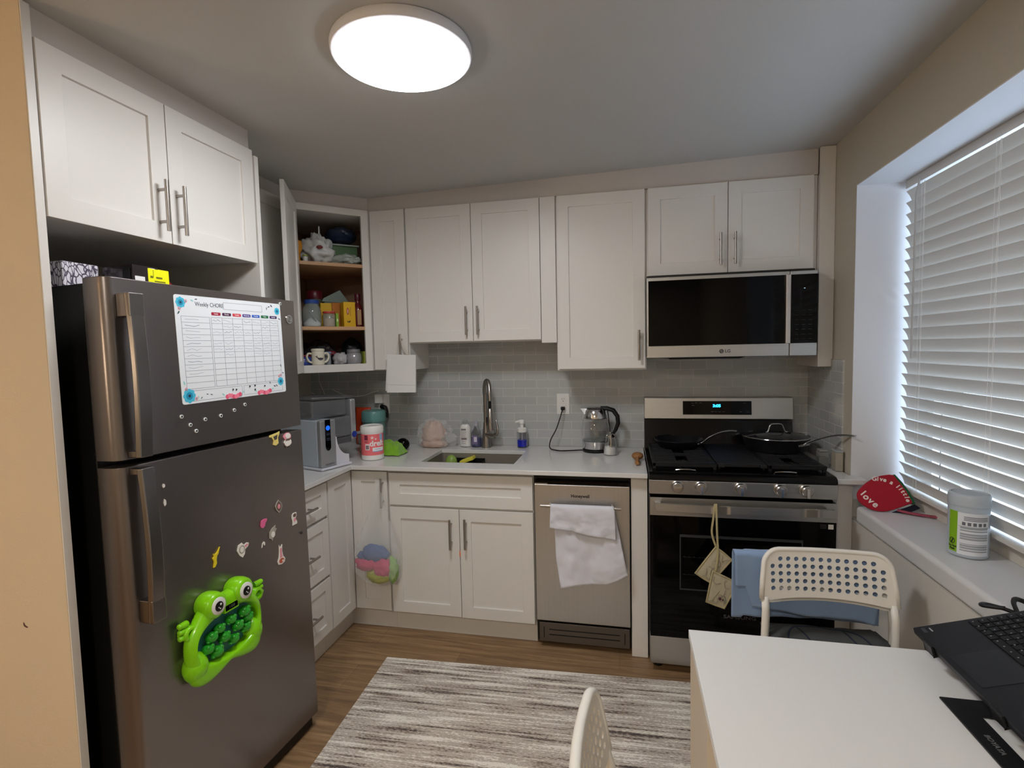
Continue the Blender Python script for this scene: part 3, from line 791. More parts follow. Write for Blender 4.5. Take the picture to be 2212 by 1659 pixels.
shape('animal_magnet','pale yellow long-legged magnet just under the freezer door gap',-.150,1.183,
      [([(-.030,.018),(.010,.023),(.022,.026),(.022,.020),(.012,.004),(.014,-.016),(.0,-.023),(-.014,-.018),(-.010,-.004),(-.020,.010),(-.030,.011)],0,.003,MY),([(-.006,-.002),(.006,.000),(.010,.016),(-.012,.011)],.003,.0034,mat('magnet_dark_patch','4a4440',.6))])  # yellow body with a thin dark patch on top
shape('animal_magnet','white and pink sheep magnet next to the yellow one',-.090,1.172,
      [(ell(.002,.012,.020,.014,wob=.06),0,.003,MP),(ell(.004,.014,.013,.010),.003,.0045,MW),(ell(.003,-.010,.019,.015,wob=.07),0,.0035,MW),([(-.010,-.022),(-.004,-.022),(-.005,-.030),(-.009,-.030)],0,.003,MBR),([(.008,-.022),(.014,-.022),(.013,-.031),(.009,-.030)],0,.003,MBR),([(-.012,-.002),(.014,-.002),(.012,.003),(-.010,.003)],.0045,.005,MBR)])
shape('picture_magnet','lens-shaped magnet with white rim and dark centre, topmost of the lower group',-.155,.937,
      [([(0,.024),(.014,.010),(.018,-.002),(.012,-.016),(0,-.024),(-.013,-.010),(-.018,.004),(-.010,.016)],0,.0025,MG),([(0,.020),(.011,.008),(.014,-.002),(.009,-.013),(0,-.019),(-.010,-.008),(-.014,.004),(-.008,.013)],.0025,.003,MBR),(ell(0,0,.007,.009),.003,.0036,MP)])
shape('picture_magnet','small brown and white figure magnet nearest the right edge of the door',-.076,.867,
      [([(-.013,.016),(-.004,.023),(.012,.022),(.013,.010),(.006,.0),(.014,-.014),(.013,-.022),(-.013,-.023),(-.011,-.006),(-.015,.006)],0,.0025,MW),(ell(.001,.013,.009,.007),.0025,.003,MBR),(ell(.001,-.006,.007,.009),.0025,.003,MP),(ell(.002,-.012,.004,.004),.003,.0035,MW)])
shape('picture_magnet','plain hot pink pebble-shaped magnet',-.234,.900,[([(-.015,-.006),(-.011,.010),(.002,.014),(.016,.012),(.014,.004),(.008,.0),(.004,-.012),(-.004,-.016),(-.012,-.013)],0,.004,MPK)])
shape('picture_magnet','grey and white mouse-like magnet below the pink one',-.191,.849,
      [([(-.020,-.012),(-.018,.008),(-.004,.020),(.014,.026),(.012,.016),(.020,.012),(.012,.004),(.010,-.010),(-.002,-.018),(-.006,-.026),(-.010,-.018)],0,.0025,MG),(ell(-.002,-.003,.009,.011),.0025,.0035,MW)])
shape('picture_magnet','tiny white arch-shaped magnet',-.241,.825,[([(-.009,-.008),(-.005,.006),(.003,.011),(.009,.006),(.008,-.004),(.004,-.004),(.003,.003),(-.001,.003),(-.005,-.008)],0,.002,MW)])
shape('picture_magnet','white round magnet with pink ear in the middle of the door',-.332,.842,
      [([(-.026,.004),(-.020,.020),(-.004,.024),(.004,.014),(.018,.018),(.026,.014),(.022,.004),(.008,-.002),(.006,-.016),(-.004,-.026),(-.016,-.016)],0,.0025,MW),(ell(-.006,.002,.013,.014),.0025,.003,MG),(ell(-.006,.002,.008,.010),.003,.0036,MW),([(.006,.012),(.018,.014),(.022,.009),(.010,.003)],.0025,.003,MP)])
shape('picture_magnet','orange and pink magnet with pointed ears, lowest on the right',-.160,.761,
      [([(-.006,.036),(-.002,.026),(.004,.028),(.010,.034),(.008,.010),(.012,-.010),(.022,-.022),(.018,-.034),(.002,-.038),(-.014,-.034),(-.018,-.022),(-.010,-.008),(-.007,.014)],0,.0025,MW),([(-.003,.022),(.006,.022),(.005,.0),(.009,-.012),(-.006,-.012),(-.004,.004)],.0025,.0032,MP),(ell(.002,-.024,.013,.009),.0025,.0032,MR),(ell(.008,-.026,.004,.004),.0032,.0038,MW)])
shape('picture_magnet','bright yellow bird-shaped magnet, lowest on the left above the frog',-.442,.859,
      [([(-.013,-.030),(-.009,-.012),(-.014,.000),(-.008,.004),(-.011,.013),(-.002,.010),(.005,.014),(.016,.027),(.009,.008),(.003,.002),(.000,-.010),(.001,-.020),(-.006,-.030)],0,.004,MYB)])
m = M(); m.lathe([(.006,0),(.0055,.002),(.003,.004),(0,.0045)], seg=14)
solo('round_magnet','small dark round magnet by the right edge of the door','magnet',m,mat('magnet_dark','3c3735',.4),matrix=FM(-.039,.801))
for z, l in ((1.076,'white magnet half hidden behind the lower door handle, lower of two'),(1.124,'tiny white magnet half hidden behind the lower door handle, upper of two')):
    m = M(); m.prism(ell(0,0,.004,.010 if z < 1.1 else .006,10,0,.15),0,.003); solo('picture_magnet',l,'magnet',m,MW,matrix=FM(-.601,z),group='white magnets beside the lower door handle')

# ---------------------------------------------------------------- frog toy
GRN = mat('frog_lime','86d60c',.28,coat=.4); GRND = mat('frog_dark_green','279a24',.22,coat=.5); POOL = mat('frog_pool','3b7f86',.3)
fg = thing('frog_toy', 'lime green frog toy with big eyes and a mouth full of small frogs', 'toy', matrix=FRM @ Matrix.Translation((.001,-.449,.532)) @ Matrix.Diagonal((1,.955,.975,1)))
# local: x out, y to the right, z up ; measured y -.60..-.276, z .505...77
def outl(a):      # outer outline about (0,.105)
    c, s_ = math.cos(a), math.sin(a)
    r = 1/((abs(c)/.150)**2.4+(abs(s_)/.112)**2.4)**(1/2.4)
    r += .030*math.exp(-((a-math.radians(222))/.30)**2)+.030*math.exp(-((a-math.radians(318))/.30)**2)
    r += .018*math.exp(-((a-math.radians(60))/.3)**2)+.018*math.exp(-((a-math.radians(120))/.3)**2)
    r -= .016*math.exp(-((a-math.radians(270))/.35)**2)
    r += .016*math.exp(-((a-math.radians(90))/.5)**2)
    return r
def mouth(a):
    c, s_ = math.cos(a), math.sin(a); r = 1/((abs(c)/.124)**2.3+(abs(s_)/.072)**2.3)**(1/2.3)
    return r
NS = 72; m = M()
rings = [(0,1.0,.001),(0,1.0,.022),(0,.985,.034),(0,.94,.044),(0,.86,.050),(.6,1,.050),(1,1.06,.049),(1,1.0,.044),(1,.97,.020)]
vs = []; 
for t, k_, x in rings:
    for k in range(NS):
        a = 2*PI*k/NS
        ro = outl(a)*(k_ if t == 0 else .86); rm = mouth(a)*(k_ if t == 1 else 1.06)
        r = ro*(1-t)+rm*t
        cz = .095+.003*t
        vs.append((x, r*math.cos(a), cz+r*math.sin(a)))
fs = []
for i in range(len(rings)-1):
    for k in range(NS): fs.append((i*NS+k, i*NS+(k+1)%NS, (i+1)*NS+(k+1)%NS, (i+1)*NS+k))
fs.append([k for k in range(NS)][::-1])
m.add(vs, fs)
m.build('body', GRN, fg, sub=1)
m = M(); m.add([(.0205, mouth(2*PI*k/NS)*.98*math.cos(2*PI*k/NS), .098+mouth(2*PI*k/NS)*.98*math.sin(2*PI*k/NS)) for k in range(NS)], [list(range(NS))])
m.build('pond_plate', POOL, fg)
for sgn in (-1, 1):       # bulging cheeks / haunches
    m = M(); m.sphere((.020, sgn*.114, .042), (.034,.038,.046), 20, 12)
    m.build('haunch', GRN, fg)
for ey in (-.052, .062):
    m = M(); m.lathe([(.036,.0),(.041,.012),(.042,.035),(.039,.050),(.033,.057),(.028,.058),(0,.058)], (0,ey,.207), 28, axis='x'); 
    e = m.build('eye_bulge', GRN, fg, angle=60)
    m = M(); m.lathe([(.0265,.0575),(.0262,.0605),(.022,.0625),(0,.0635)], (0,ey,.207), 26, axis='x'); w_ = m.build('eyeball', WPLASTIC, e)
    m = M(); m.lathe([(.0155,.0615),(.0150,.0645),(.010,.0655),(0,.0660)], (0,ey-.002,.207), 22, axis='x'); m.build('pupil', BLACK, w_)
    m = M()
    for dy_, dz_, r_ in ((.004,.006,.0036),(-.004,-.002,.002),(.001,-.007,.002)): m.sphere((.066,ey-.002+dy_,.207+dz_),(.0012,r_,r_),8,6)
    m.build('eye_glint', WPLASTIC, w_)
for sgn in (-1, 1):
    y0 = sgn*.152; m = M(Matrix.Translation((0,-sgn*(.018 if sgn < 0 else .004),0)))
    m.lathe([(.022,.002),(.023,.030),(.020,.034),(.013,.034),(.012,.020),(0,.020)], (0,sgn*.148,.155), 20, axis='x')
    for k, dz in enumerate((-.014,.004,.022)):
        m.tube([(.016,sgn*.150,.163+dz),(.020,sgn*.162,.165+dz),(.020,sgn*.174,.166+dz)], [.0105,.0102,.0085], 10)
        m.sphere((.020,sgn*.176,.166+dz),(.009,.0065,.0085),10,8)
    m.build('hand', GRN, fg, angle=60)
for sgn in (-1, 1):
    m = M()
    for k in range(4): m.sphere((.018+.004*(k%2), sgn*(.060+k*.0115), .004+.0015*abs(k-1.5)), (.010,.0075,.009), 10, 8)
    m.build('foot', GRN, fg)
m = M(); m.box(.030,.0505,-.022,.036,.166,.192); m.box(.0505,.0510,-.018,.032,.171,.188,1)
dspl = m.build('score_display', [GRN, BLACKG], fg)
text('score_digits', '188', .0125, mat('lcd_digit','39423a',.5), dspl, tframe((.0511,.007,.1795),(0,1,0),(0,0,1)), world=False, bold=.0004, sx=1.4)
random.seed(3)
for (y, z, s_) in ((.070,.128,1.15),(.083,.100,1),(.015,.128,1.0),(-.030,.120,1.0),(-.060,.108,1.1),(.040,.092,1.1),(.070,.070,1.05),(-.015,.082,1.15),(-.075,.075,1.05),(.020,.056,1.05),(-.045,.050,1.2)):
    z = .096+(z-.092)*.92; y *= 1.05
    m = M(); m.sphere((.034,y,z),(.018*s_,.0175*s_,.0145*s_),14,10)
    for e_ in (-1, 1): m.sphere((.044,y+e_*.0075*s_,z+.009*s_),(.0065*s_,.0062*s_,.0062*s_),10,8)
    for e_ in (-1, 1): m.sphere((.036,y+e_*.013*s_,z-.008*s_),(.007*s_,.006*s_,.005*s_),8,6)
    sf = m.build('small_frog', GRND, fg, angle=70)

# ---------------------------------------------------------------- things on top of the refrigerator
def FT(x, y, rz=0.0): return FRM @ Matrix.Translation((x, y, 1.6855)) @ Matrix.Rotation(rz, 4, 'Z')
def zebra(name, dark):
    m = bpy.data.materials.new(name); m.use_nodes = True; nt = m.node_tree; b = nt.nodes['Principled BSDF']
    tc = node(nt, 'ShaderNodeTexCoord'); wv = node(nt, 'ShaderNodeTexVoronoi', _feature='DISTANCE_TO_EDGE'); wv.inputs['Scale'].default_value = 1
    nn = node(nt, 'ShaderNodeTexNoise'); nn.inputs['Scale'].default_value = 14; nt.links.new(tc.outputs['Object'], nn.inputs['Vector'])
    va = node(nt, 'ShaderNodeVectorMath', _operation='MULTIPLY_ADD'); va.inputs[1].default_value = (.03,.05,.05); nt.links.new(nn.outputs['Color'], va.inputs[0]); nt.links.new(tc.outputs['Object'], va.inputs[2])
    mp = node(nt, 'ShaderNodeMapping'); mp.inputs['Rotation'].default_value = (.7,.5,.3); mp.inputs['Scale'].default_value = (95,95,38); nt.links.new(va.outputs[0], mp.inputs['Vector'])
    nt.links.new(mp.outputs[0], wv.inputs['Vector']); cr = node(nt, 'ShaderNodeValToRGB'); e = cr.color_ramp.elements
    e[0].position = .05; e[0].color = lin('4a4358'); e[1].position = .12; e[1].color = lin('ece8f2')
    nt.links.new(wv.outputs['Distance'], cr.inputs[0]); nt.links.new(cr.outputs[0], b.inputs['Base Color']); b.inputs['Roughness'].default_value = .5
    return m
m = M(); m.box(-.105,0,-.100,0,.001,.072)
tb = solo('tissue_box','cube tissue box with a dark leaf line pattern on top of the refrigerator','box',m,zebra('tissue_box_print',0),matrix=FT(-.195,-.588,.03), bevel=.004)
gb = thing('game_box', 'flat dark box with a bar code label on top of the refrigerator', 'box', matrix=FT(-.125,-.632,.0))
M().box(-.065,.05,.050,.128,.001,.068).build('carton', mat('dark_carton','2a2224',.25,coat=.4), gb, bevel=.001)
m = M(); m.box(.0502,.0505,.100,.117,.03,.064); m.box(.0502,.0505,.055,.085,.020,.036)
m.build('label', PAPER, gb)
m = M()
for k in range(5): m.box(.0506,.0508,.103+k*.0022,.104+k*.0022,.04,.060)
m.build('bar_code', BLACK, gb)
yb = thing('card_box', 'bright yellow and black card pack on top of the refrigerator', 'box', matrix=FT(-.085,-.552,.04))
M().box(-.025,.0,-.034,.014,.001,.060).build('back_carton', BLACK, yb, bevel=.001)
M().box(-.03,.012,.0145,.085,.001,.064).build('front_carton', mat('neon_yellow','f6f60a',.45), yb, bevel=.002)
M().box(.0001,.0008,-.006,.0144,.036,.060).build('red_patch', mat('pack_red','c0141c',.5), yb)
m = M(frame((.0125,.05,.032),(0,1,0),(0,0,1),(1,0,0)))
for x, y, w_, h in ((-.029,.004,.009,.006),(-.010,.004,.02,.005),(-.016,-.006,.036,.003),(-.029,-.011,.05,.0025),(-.029,-.016,.03,.0025)): m.box(x,x+w_,y,y+h,0,.0003)
m.build('print', mat('pack_print','6d6d14',.5), yb)
m = M(); m.sphere((0,0,.026),(.035,.04,.026),16,10); m.sphere((-.01,.06,.02),(.03,.035,.02),12,8)
solo('red_pouch','small red pouch behind the yellow pack on the refrigerator','pouch',m,mat('pouch_red','8e1220',.4),matrix=FT(-.16,-.43,0))
# ================================================================ WORKTOP THINGS
ZC = .9065
# ---- faucet
fc = thing('kitchen_faucet', 'tall brushed gooseneck kitchen faucet with pull-down spray head', 'faucet', (1.205,-.085,ZC))
m = M(); m.lathe([(.029,0),(.0285,.01),(.024,.05),(.0185,.11),(.0155,.15)],(1.205,-.085,ZC),24)
P = [(1.205,-.085,1.05),(1.205,-.086,1.15),(1.206,-.088,1.23)]
for k in range(13):
    a = PI-PI*k/12*1.0; P.append((1.228+.024*math.cos(a)*1.0, -.128+.040*math.cos(a)*-1*-1 if False else -.088-.075*(k/12), 1.232+.078*math.sin(a)))
P.append((1.253,-.164,1.195))
m.tube(P, .0125, 18); body = m.build('spout', NICKEL, fc, world=True, angle=50)
m = M(); m.tube([(1.253,-.164,1.193),(1.2535,-.165,1.150)], .0095, 14); m.build('hose', BLACK, fc, world=True)
m = M(); m.tube([(1.2535,-.165,1.152),(1.2535,-.165,1.148),(1.254,-.167,1.08),(1.2545,-.168,1.035),(1.2545,-.168,1.022)], [.012,.0155,.0175,.0205,.0205], 18)
sp_ = m.build('spray_head', NICKEL, fc, world=True, angle=50); m = M(); m.box(1.232,1.238,-.176,-.160,1.05,1.10); m.build('spray_button', BLACK, sp_, world=True, bevel=.001)
m = M(); m.tube([(1.212,-.092,.985),(1.245,-.118,.983),(1.268,-.128,.984)], [.017,.0155,.014], 16)
m.tube([(1.262,-.126,.984),(1.282,-.130,.990),(1.290,-.128,1.02),(1.279,-.120,1.068),(1.276,-.118,1.076)], [.011,.0095,.007,.0055,.004], 12)
m.build('lever', NICKEL, fc, world=True, angle=60)

# ---- soap dispenser with blue liquid
c = (1.420,-.062)
sd = thing('soap_dispenser', 'clear soap dispenser with blue liquid and a white foam pump', 'dispenser', (c[0],c[1],ZC))
m = M(); m.lathe([(.0,.001),(.028,.001),(.031,.004),(.031,.088),(.028,.094),(.020,.096),(.020,.094),(.027,.090),(.0295,.086),(.0295,.006),(0,.004)],(c[0],c[1],ZC),28)
m.build('bottle', CLEAR, sd, world=True)
m = M(); m.lathe([(0,.0045),(.0288,.0065),(.0288,.046),(0,.046)],(c[0],c[1],ZC),28); m.build('liquid', mat('blue_liquid','0a22e0',.1,coat=.2), sd, world=True)
m = M(); m.lathe([(.0285,.092),(.0285,.114),(.024,.118),(.011,.119),(.011,.140),(.016,.142),(.016,.160),(.012,.165),(0,.166)],(c[0],c[1],ZC),24)
m.tube([(c[0]-.004,c[1]-.004,ZC+.158),(c[0]-.030,c[1]-.020,ZC+.156),(c[0]-.034,c[1]-.023,ZC+.150)], [.008,.006,.0055], 12)
m.build('pump', WPLASTIC, sd, world=True, angle=40)
m = M(); m.tube([(c[0],c[1],ZC+.09),(c[0],c[1],ZC+.008)], .003, 8); m.build('dip_tube', WPLASTIC, sd, world=True)

# ---- white lotion bottle and purple soap bottle
c = (1.068,-.062)
t = thing('lotion_bottle', 'white plastic bottle with dark print behind the sink, left of the purple one', 'bottle', (c[0],c[1],ZC))
m = M(); m.grid(lambda u, v: (c[0]+(.034*(1-max(0,v-.78)**2*12))*math.cos(2*PI*u), c[1]+.022*(1-max(0,v-.78)**2*12)*math.sin(2*PI*u), ZC+.001+.138*v), 28, 14, wrapu=True)
m.lathe([(.0,.001),(.033,.001)],(c[0],c[1],ZC),28); m.build('bottle', WPLASTIC, t, world=True, weld=.0008)
m = M(); m.lathe([(.015,.135),(.015,.158),(.006,.160),(.005,.168),(0,.169)],(c[0],c[1],ZC),18); m.build('cap', CLEAR, t, world=True)
m = M()
for k, (w_, h) in enumerate(((.03,.010),(.034,.002),(.03,.002),(.026,.002),(.03,.002),(.034,.012),(.03,.002),(.028,.002))):
    z = ZC+.100-k*.0115; m.box(c[0]-.020,c[0]-.020+w_,c[1]-.0235,c[1]-.0222,z,z+h)
m.build('print', mat('bottle_print','8a7d84',.5), t, world=True)
c = (1.140,-.072)
t = thing('soap_bottle', 'clear bottle of purple dish soap behind the sink, next to the faucet', 'bottle', (c[0],c[1],ZC))
m = M(); m.lathe([(0,.001),(.030,.002),(.032,.02),(.031,.06),(.024,.095),(.013,.118),(.011,.13)],(c[0],c[1],ZC),24); m.build('bottle', CLEAR, t, world=True)
m = M(); m.lathe([(0,.003),(.028,.004),(.030,.02),(.029,.055),(0,.0555)],(c[0],c[1],ZC),24); m.build('liquid', mat('purple_liquid','6c6f9c',.15), t, world=True)
m = M(); m.lathe([(.012,.128),(.012,.145),(.007,.148),(.006,.158),(0,.159)],(c[0],c[1],ZC),16); m.build('cap', mat('clear_cap','b9b6c4',.3), t, world=True)
m = M(); m.box(c[0]-.016,c[0]+.016,c[1]-.0335,c[1]-.031,ZC+.02,ZC+.075); m.box(c[0]-.006,c[0]+.012,c[1]-.0342,c[1]-.0335,ZC+.035,ZC+.065,1)
m.build('label', [mat('soap_label','7b6f98',.4), mat('soap_label_white','d8d2de',.4)], t, world=True)

# ---- pink things in a clear bag
t = thing('plastic_bag', 'crumpled clear plastic bag with pinkish paper parcel in it, on the back of the worktop', 'bag', (.885,-.098,ZC))
def crumple(c, r, seed, amp=.18, f=3.2):
    return lambda d: 1+amp*fbm(d.x*f+seed, d.y*f, d.z*f)+.06*nz(d.x*9, d.y*9+seed, d.z*9)
m = M(); m.sphere((.875,-.095,ZC+.078),(.072,.055,.082),34,24,fn=crumple(0,0,3)); 
for k in range(3): m.sphere((.86+.02*k,-.098,ZC+.02),(.065,.055,.028),20,12,fn=crumple(0,0,9+k))
for v in m.v: v.z = max(v.z, ZC+.001)
m.build('parcel', mat('pink_paper','c6a594',.6,var=.12,vscale=25), t, world=True, sub=0, angle=60)
FILM = mat('thin_film','fafafa',.12,0,trans=.0,alpha=.22,coat=1.0)
FILM2 = mat('milky_film','e8ecec',.12,0,alpha=.22,coat=1.0,bump=1.0,bscale=28)
m = M(); m.sphere((.885,-.105,ZC+.078),(.105,.068,.094),48,32,fn=crumple(0,0,21,.22,2.6))
m.sphere((.96,-.085,ZC+.04),(.06,.05,.045),24,14,fn=crumple(0,0,31,.3,3))
for v in m.v: v.z = max(v.z, ZC+.0008); v.y = min(v.y, -.012)
m.build('film', FILM, t, world=True, recalc=False, angle=25)

# ---- wipes canister pink
c = (.660,-.470); HC = 1.06
t = thing('wipes_canister', 'pink and white wipes canister with dreft lettering on the worktop', 'canister', (c[0],c[1],ZC))
m = M(); m.lathe([(0,.001),(.058,.001),(.0605,.004),(.0605,.028),(.0605,.143),(.0605,.150)],(c[0],c[1],ZC),40,mis=[0,0,0,1,0]); m.build('body', [WPLASTIC, mat('dreft_pink','f2767c',.45)], t, world=True)
m = M(); m.lathe([(.0615,.148),(.0625,.152),(.0620,.178),(.058,.185),(.052,.186),(.050,.183),(0,.181)],(c[0],c[1],ZC),40); m.build('lid', WPLASTIC, t, world=True)
fa = math.atan2(-3.109-c[1], 2.029-c[0])+.10    # label turned roughly to the room
def wrap(obj, c, r):
    """bend flat lettering (x = arc length, y = height, z = out) round a canister"""
    q = obj
    for v in obj.data.vertices:
        x, y, z = v.co; a = fa+x/r; R = r+z
        v.co = (R*math.cos(a), R*math.sin(a), y)
def wraptext(s, size, mt, parent, x, y, r, name='lettering', bold=0, sx=1.0):
    T = Matrix.Translation((x, y, .0004)); o = text(name, s, size, mt, None, T, world=False, bold=bold, sx=sx); o.parent = parent; wrap(o, None, r); return o
def wrapboxes(name, boxes, mats, parent, r):
    m = M()
    for x0, x1, y0, y1, z1, mi in boxes:
        n = max(1, int((x1-x0)/.004)); 
        for k in range(n): m.box(x0+(x1-x0)*k/n, x0+(x1-x0)*(k+1)/n, y0, y1, .0001, z1, mi)
    o = m.build(name, mats, parent, smooth=False); wrap(o, None, r); return o
PW = mat('print_white')
wraptext('dreft', .042, PW, t, .020, .092, .0605, 'brand_lettering', bold=.0012)
wrapboxes('label_print', [(-.006,.062,.052,.070,.0004,0),(-.006,.062,.047,.052,.0004,1),(-.046,-.022,.058,.090,.0004,0),(-.043,-.025,.062,.084,.0006,2),(.036,.056,.108,.140,.0004,1),(-.050,-.030,.112,.138,.0004,3),(-.05,-.028,.104,.106,.0004,3),(-.05,-.03,.099,.101,.0004,3),(.005,.04,.060,.063,.0006,1)],
          [PW, mat('label_blue','9dbbe0',.5), mat('code_grey','8a7a80',.6), mat('label_maroon','7e2f45',.5)], t, .0605)
m = M()
pts = []
for k in range(10):
    a = PI/2+2*PI*k/10; r_ = .011 if k % 2 == 0 else .005; pts.append((-.006+r_*math.cos(a), .124+r_*math.sin(a)))
m.prism(pts, .0001, .0005); m.prism([(.012+.005*math.cos(k), .117+.005*math.sin(k)) for k in [i*PI/4 for i in range(8)]], .0001, .0005)
o = m.build('star_print', mat('star_cream','f6ddd8',.5), t, smooth=False); wrap(o, None, .0605)

# ---- teal jar behind it
c = (.485,-.100)
t = thing('food_jar', 'big plastic jar with a teal screw lid behind the pink canister', 'jar', (c[0],c[1],ZC))
m = M(); m.lathe([(0,.001),(.066,.002),(.070,.01),(.070,.150),(.066,.160)],(c[0],c[1],ZC),32); m.build('jar', mat('teal_tint','7fa9a4',.15,0,alpha=.75,coat=.5), t, world=True)
m = M(); m.lathe([(.0735,.155),(.0745,.160),(.0745,.212),(.070,.220),(.060,.224),(.055,.2215),(0,.2215)],(c[0],c[1],ZC),36); m.build('lid', mat('teal_lid','6fa39f',.3), t, world=True)
# ---- orange-red bag
m = M(); m.grid(lambda u, v: (.34+.105*u, -.055-.012*math.sin(PI*u)-.01*nz(u*4,v*4), ZC+.002+.235*v), 10, 12)
solo('snack_bag','orange-red packet leaning in the corner behind the water purifier','packet',m,mat('orange_packet','c2401c',.35,var=.15,vscale=20),solid=.012)
# ---- container stack beside the purifier
t = thing('food_container', 'grey plastic tub with a sponge-coloured sachet under it, beside the jar', 'container', (.575,-.27,ZC))
M().box(.50,.600,-.34,-.22,ZC+.052,ZC+.112).build('tub', mat('grey_tub','77736c',.3), t, world=True, bevel=.006)
M().box(.49,.605,-.345,-.215,ZC+.1125,ZC+.127).build('lid', mat('tub_lid','a9a8a8',.3), t, world=True, bevel=.004)
M().box(.505,.595,-.335,-.225,ZC+.0005,ZC+.0515).build('sachet', mat('sachet','a69f86',.5,var=.2,vscale=30), t, world=True, bevel=.006)

# ---- water purifier
PM = frame((.552,-.794,ZC), (.317,.949,0), (-.949,.317,0))     # u along the front, n = depth
wp = thing('water_purifier', 'countertop water purifier with a clear grey tank and blue buttons', 'water purifier', (.52,-.66,ZC))
SIL = mat('purifier_silver','aeb0b4',.3,.6); LBL = mat('purifier_side','b9c3cc',.35); WHT = mat('purifier_white','dcdde6',.3)
SMK = mat('smoked_tank','8f9296',.08,0,alpha=.42,coat=1.0)
M(PM).box(-.006,.190,-.004,.36,.002,.014).build('base', WHT, wp, world=True, bevel=.003)
m = M(PM); m.box(0,.094,.028,.345,.0145,.250); m.build('body', LBL, wp, world=True, bevel=.004)
M(PM).box(-.001,.095,.0,.0275,.0145,.252).build('front_panel', SIL, wp, world=True, bevel=.007, bseg=3)
m = M(PM); m.prism([(.028,.118),(.030,.108),(.036,.100),(.044,.097),(.052,.100),(.058,.108),(.060,.118),(.060,.2535),(.028,.2535)], -.0022, .0, axis='y')
ds = m.build('display', BLACKG, wp, world=True)
m = M(PM); m.disc((.044,-.0022,.212),.0125,(0,-1,0),(1,0,0),28,0,.0006); m.build('power_button', mat('button_blue','1560e0',.4,emis=.5,emcol='1560e0'), ds, world=True)
m = M(PM)
for z, w_ in ((.182,.022),(.176,.022),(.158,.018),(.150,.020)): m.box(.044-w_/2,.044+w_/2,-.0027,-.0022,z,z+.003)
m.build('display_print', mat('print_slate','39445c',.4), ds, world=True)
text('brand_lettering', 'aquatru', .018, mat('print_purifier','6c6c70',.5), wp, PM @ tframe((.050,-.0006,.030),(1,0,0),(0,0,1)), bold=.0003)
# white dispensing side with a curved brow
m = M(PM); pr = [(.096,.0145),(.185,.0145),(.185,.055)]
for k in range(9): a = PI/2*k/8; pr.append((.185-.085*math.sin(a)*.9, .055+.10*(1-math.cos(a)))) 
pr += [(.098,.165)]
m.prism(pr, .012, .33, axis='y'); m.build('dispenser_body', WHT, wp, world=True)
# smoked tank, open box with rounded corner and silver frame on the far side
m = M(PM); m.box(.002,.225,.060,.33,.253,.350); m.box(.098,.225,.03,.33,.145,.253)
tk = m.build('tank', SMK, wp, world=True, bevel=.012, bseg=3)
m = M(PM); m.box(.2255,.262,.03,.335,.120,.340)
fr_ = m.build('side_frame', SIL, wp, world=True, bevel=.010, bseg=3)
m = M(PM); m.hexa([(.262,.05,.344),(.0,.05,.352),(.0,.335,.352),(.262,.335,.344),(.250,.07,.356),(.008,.07,.364),(.008,.32,.364),(.250,.32,.356)])
m.build('tank_lid', mat('smoked_lid','5a5b5e',.12,0,alpha=.75,coat=1.0), wp, world=True, bevel=.004)
m = M(PM); m.box(.11,.222,.028,.12,.112,.144); m.build('tank_foot', mat('smoke_dark','55565a',.15), wp, world=True, bevel=.005)
m = M(PM); m.disc((.2435,.0295,.150),.0165,(0,-1,0),(1,0,0),28,0,.002); m.build('round_badge', mat('badge_blue','1a3c9c',.3), wp, world=True)

# ---- lime cloth + dark pod
t = M(); 
def cl(u, v):
    x = .662+.122*u; y = -.40+.12*v
    h = .012+.070*math.exp(-((u-.15)**2*9+(v-.55)**2*5))+.055*math.exp(-((u-.7)**2*10+(v-.5)**2*6))
    h += .014*fbm(u*3.2, v*3.2, 2, 2)+.022*(.5-abs(nz(u*6,v*6,8)))-.012+.008*(.5-abs(nz(u*13,v*11,4)))
    e = min(u, 1-u, v, 1-v)*5; h *= min(1, e+.15)
    return (x+.02*nz(u*3,v*3,7)*1, y+.02*nz(u*3,v*3,1), ZC+max(.0015, h))
t.grid(cl, 44, 36)
solo('cleaning_cloth','crumpled lime green microfibre cloth beside the pink canister','cloth',t,mat('lime_cloth','7db528',.9,bump=.5,bscale=700,sheen=.4),solid=.003,soff=1,angle=180)
m = M(); m.sphere((.735,-.235,ZC+.038),(.040,.034,.037),20,14)
for v in m.v: v.z = max(v.z, ZC+.0008)
solo('black_dome','small glossy black dome behind the lime cloth','gadget',m,BLACKG)

# ---- outlets
def outlet(name_lab, x, plates):
    t = thing('wall_outlet', name_lab, 'outlet', (x,-.01,1.16))
    M().box(x-.0375,x+.0375,-.0135,-.0085,1.099,1.222).build('plate', WPLASTIC, t, world=True, bevel=.0015)
    for zc in (1.186,1.136):
        f = M().box(x-.0165,x+.0165,-.0152,-.0138,zc-.0215,zc+.0215).build('socket', WPLASTIC, t, world=True, bevel=.001)
        if zc in plates:
            m = M()
            for dx in (-.0065,.0065): m.box(x+dx-.001,x+dx+.001,-.0156,-.0153,zc+.001,zc+.009)
            m.disc((x,-.0153,zc-.008),.0026,(0,-1,0),(1,0,0),10,0,.0003)
            m.build('slot', DARKGAP, f, world=True)
    return t
outlet('white double wall outlet above the worktop with the kettle plugged into it', 1.662, (1.186,))
outlet('white wall outlet in the dim corner with two plugs in it', .515, ())
t = thing('power_adapter', 'white square charger plugged into the corner outlet', 'charger', (.497,-.03,1.20))
M().box(.470,.520,-.052,-.0155,1.168,1.224).build('block', WPLASTIC, t, world=True, bevel=.003)
m = M(); m.tube([(.497,-.03,1.2245),(.490,-.035,1.245),(.455,-.05,1.238),(.420,-.07,1.222),(.38,-.12,1.218),(.335,-.19,1.235),(.30,-.25,1.272)], .0016, 6); m.build('cord', WPLASTIC, t, world=True)
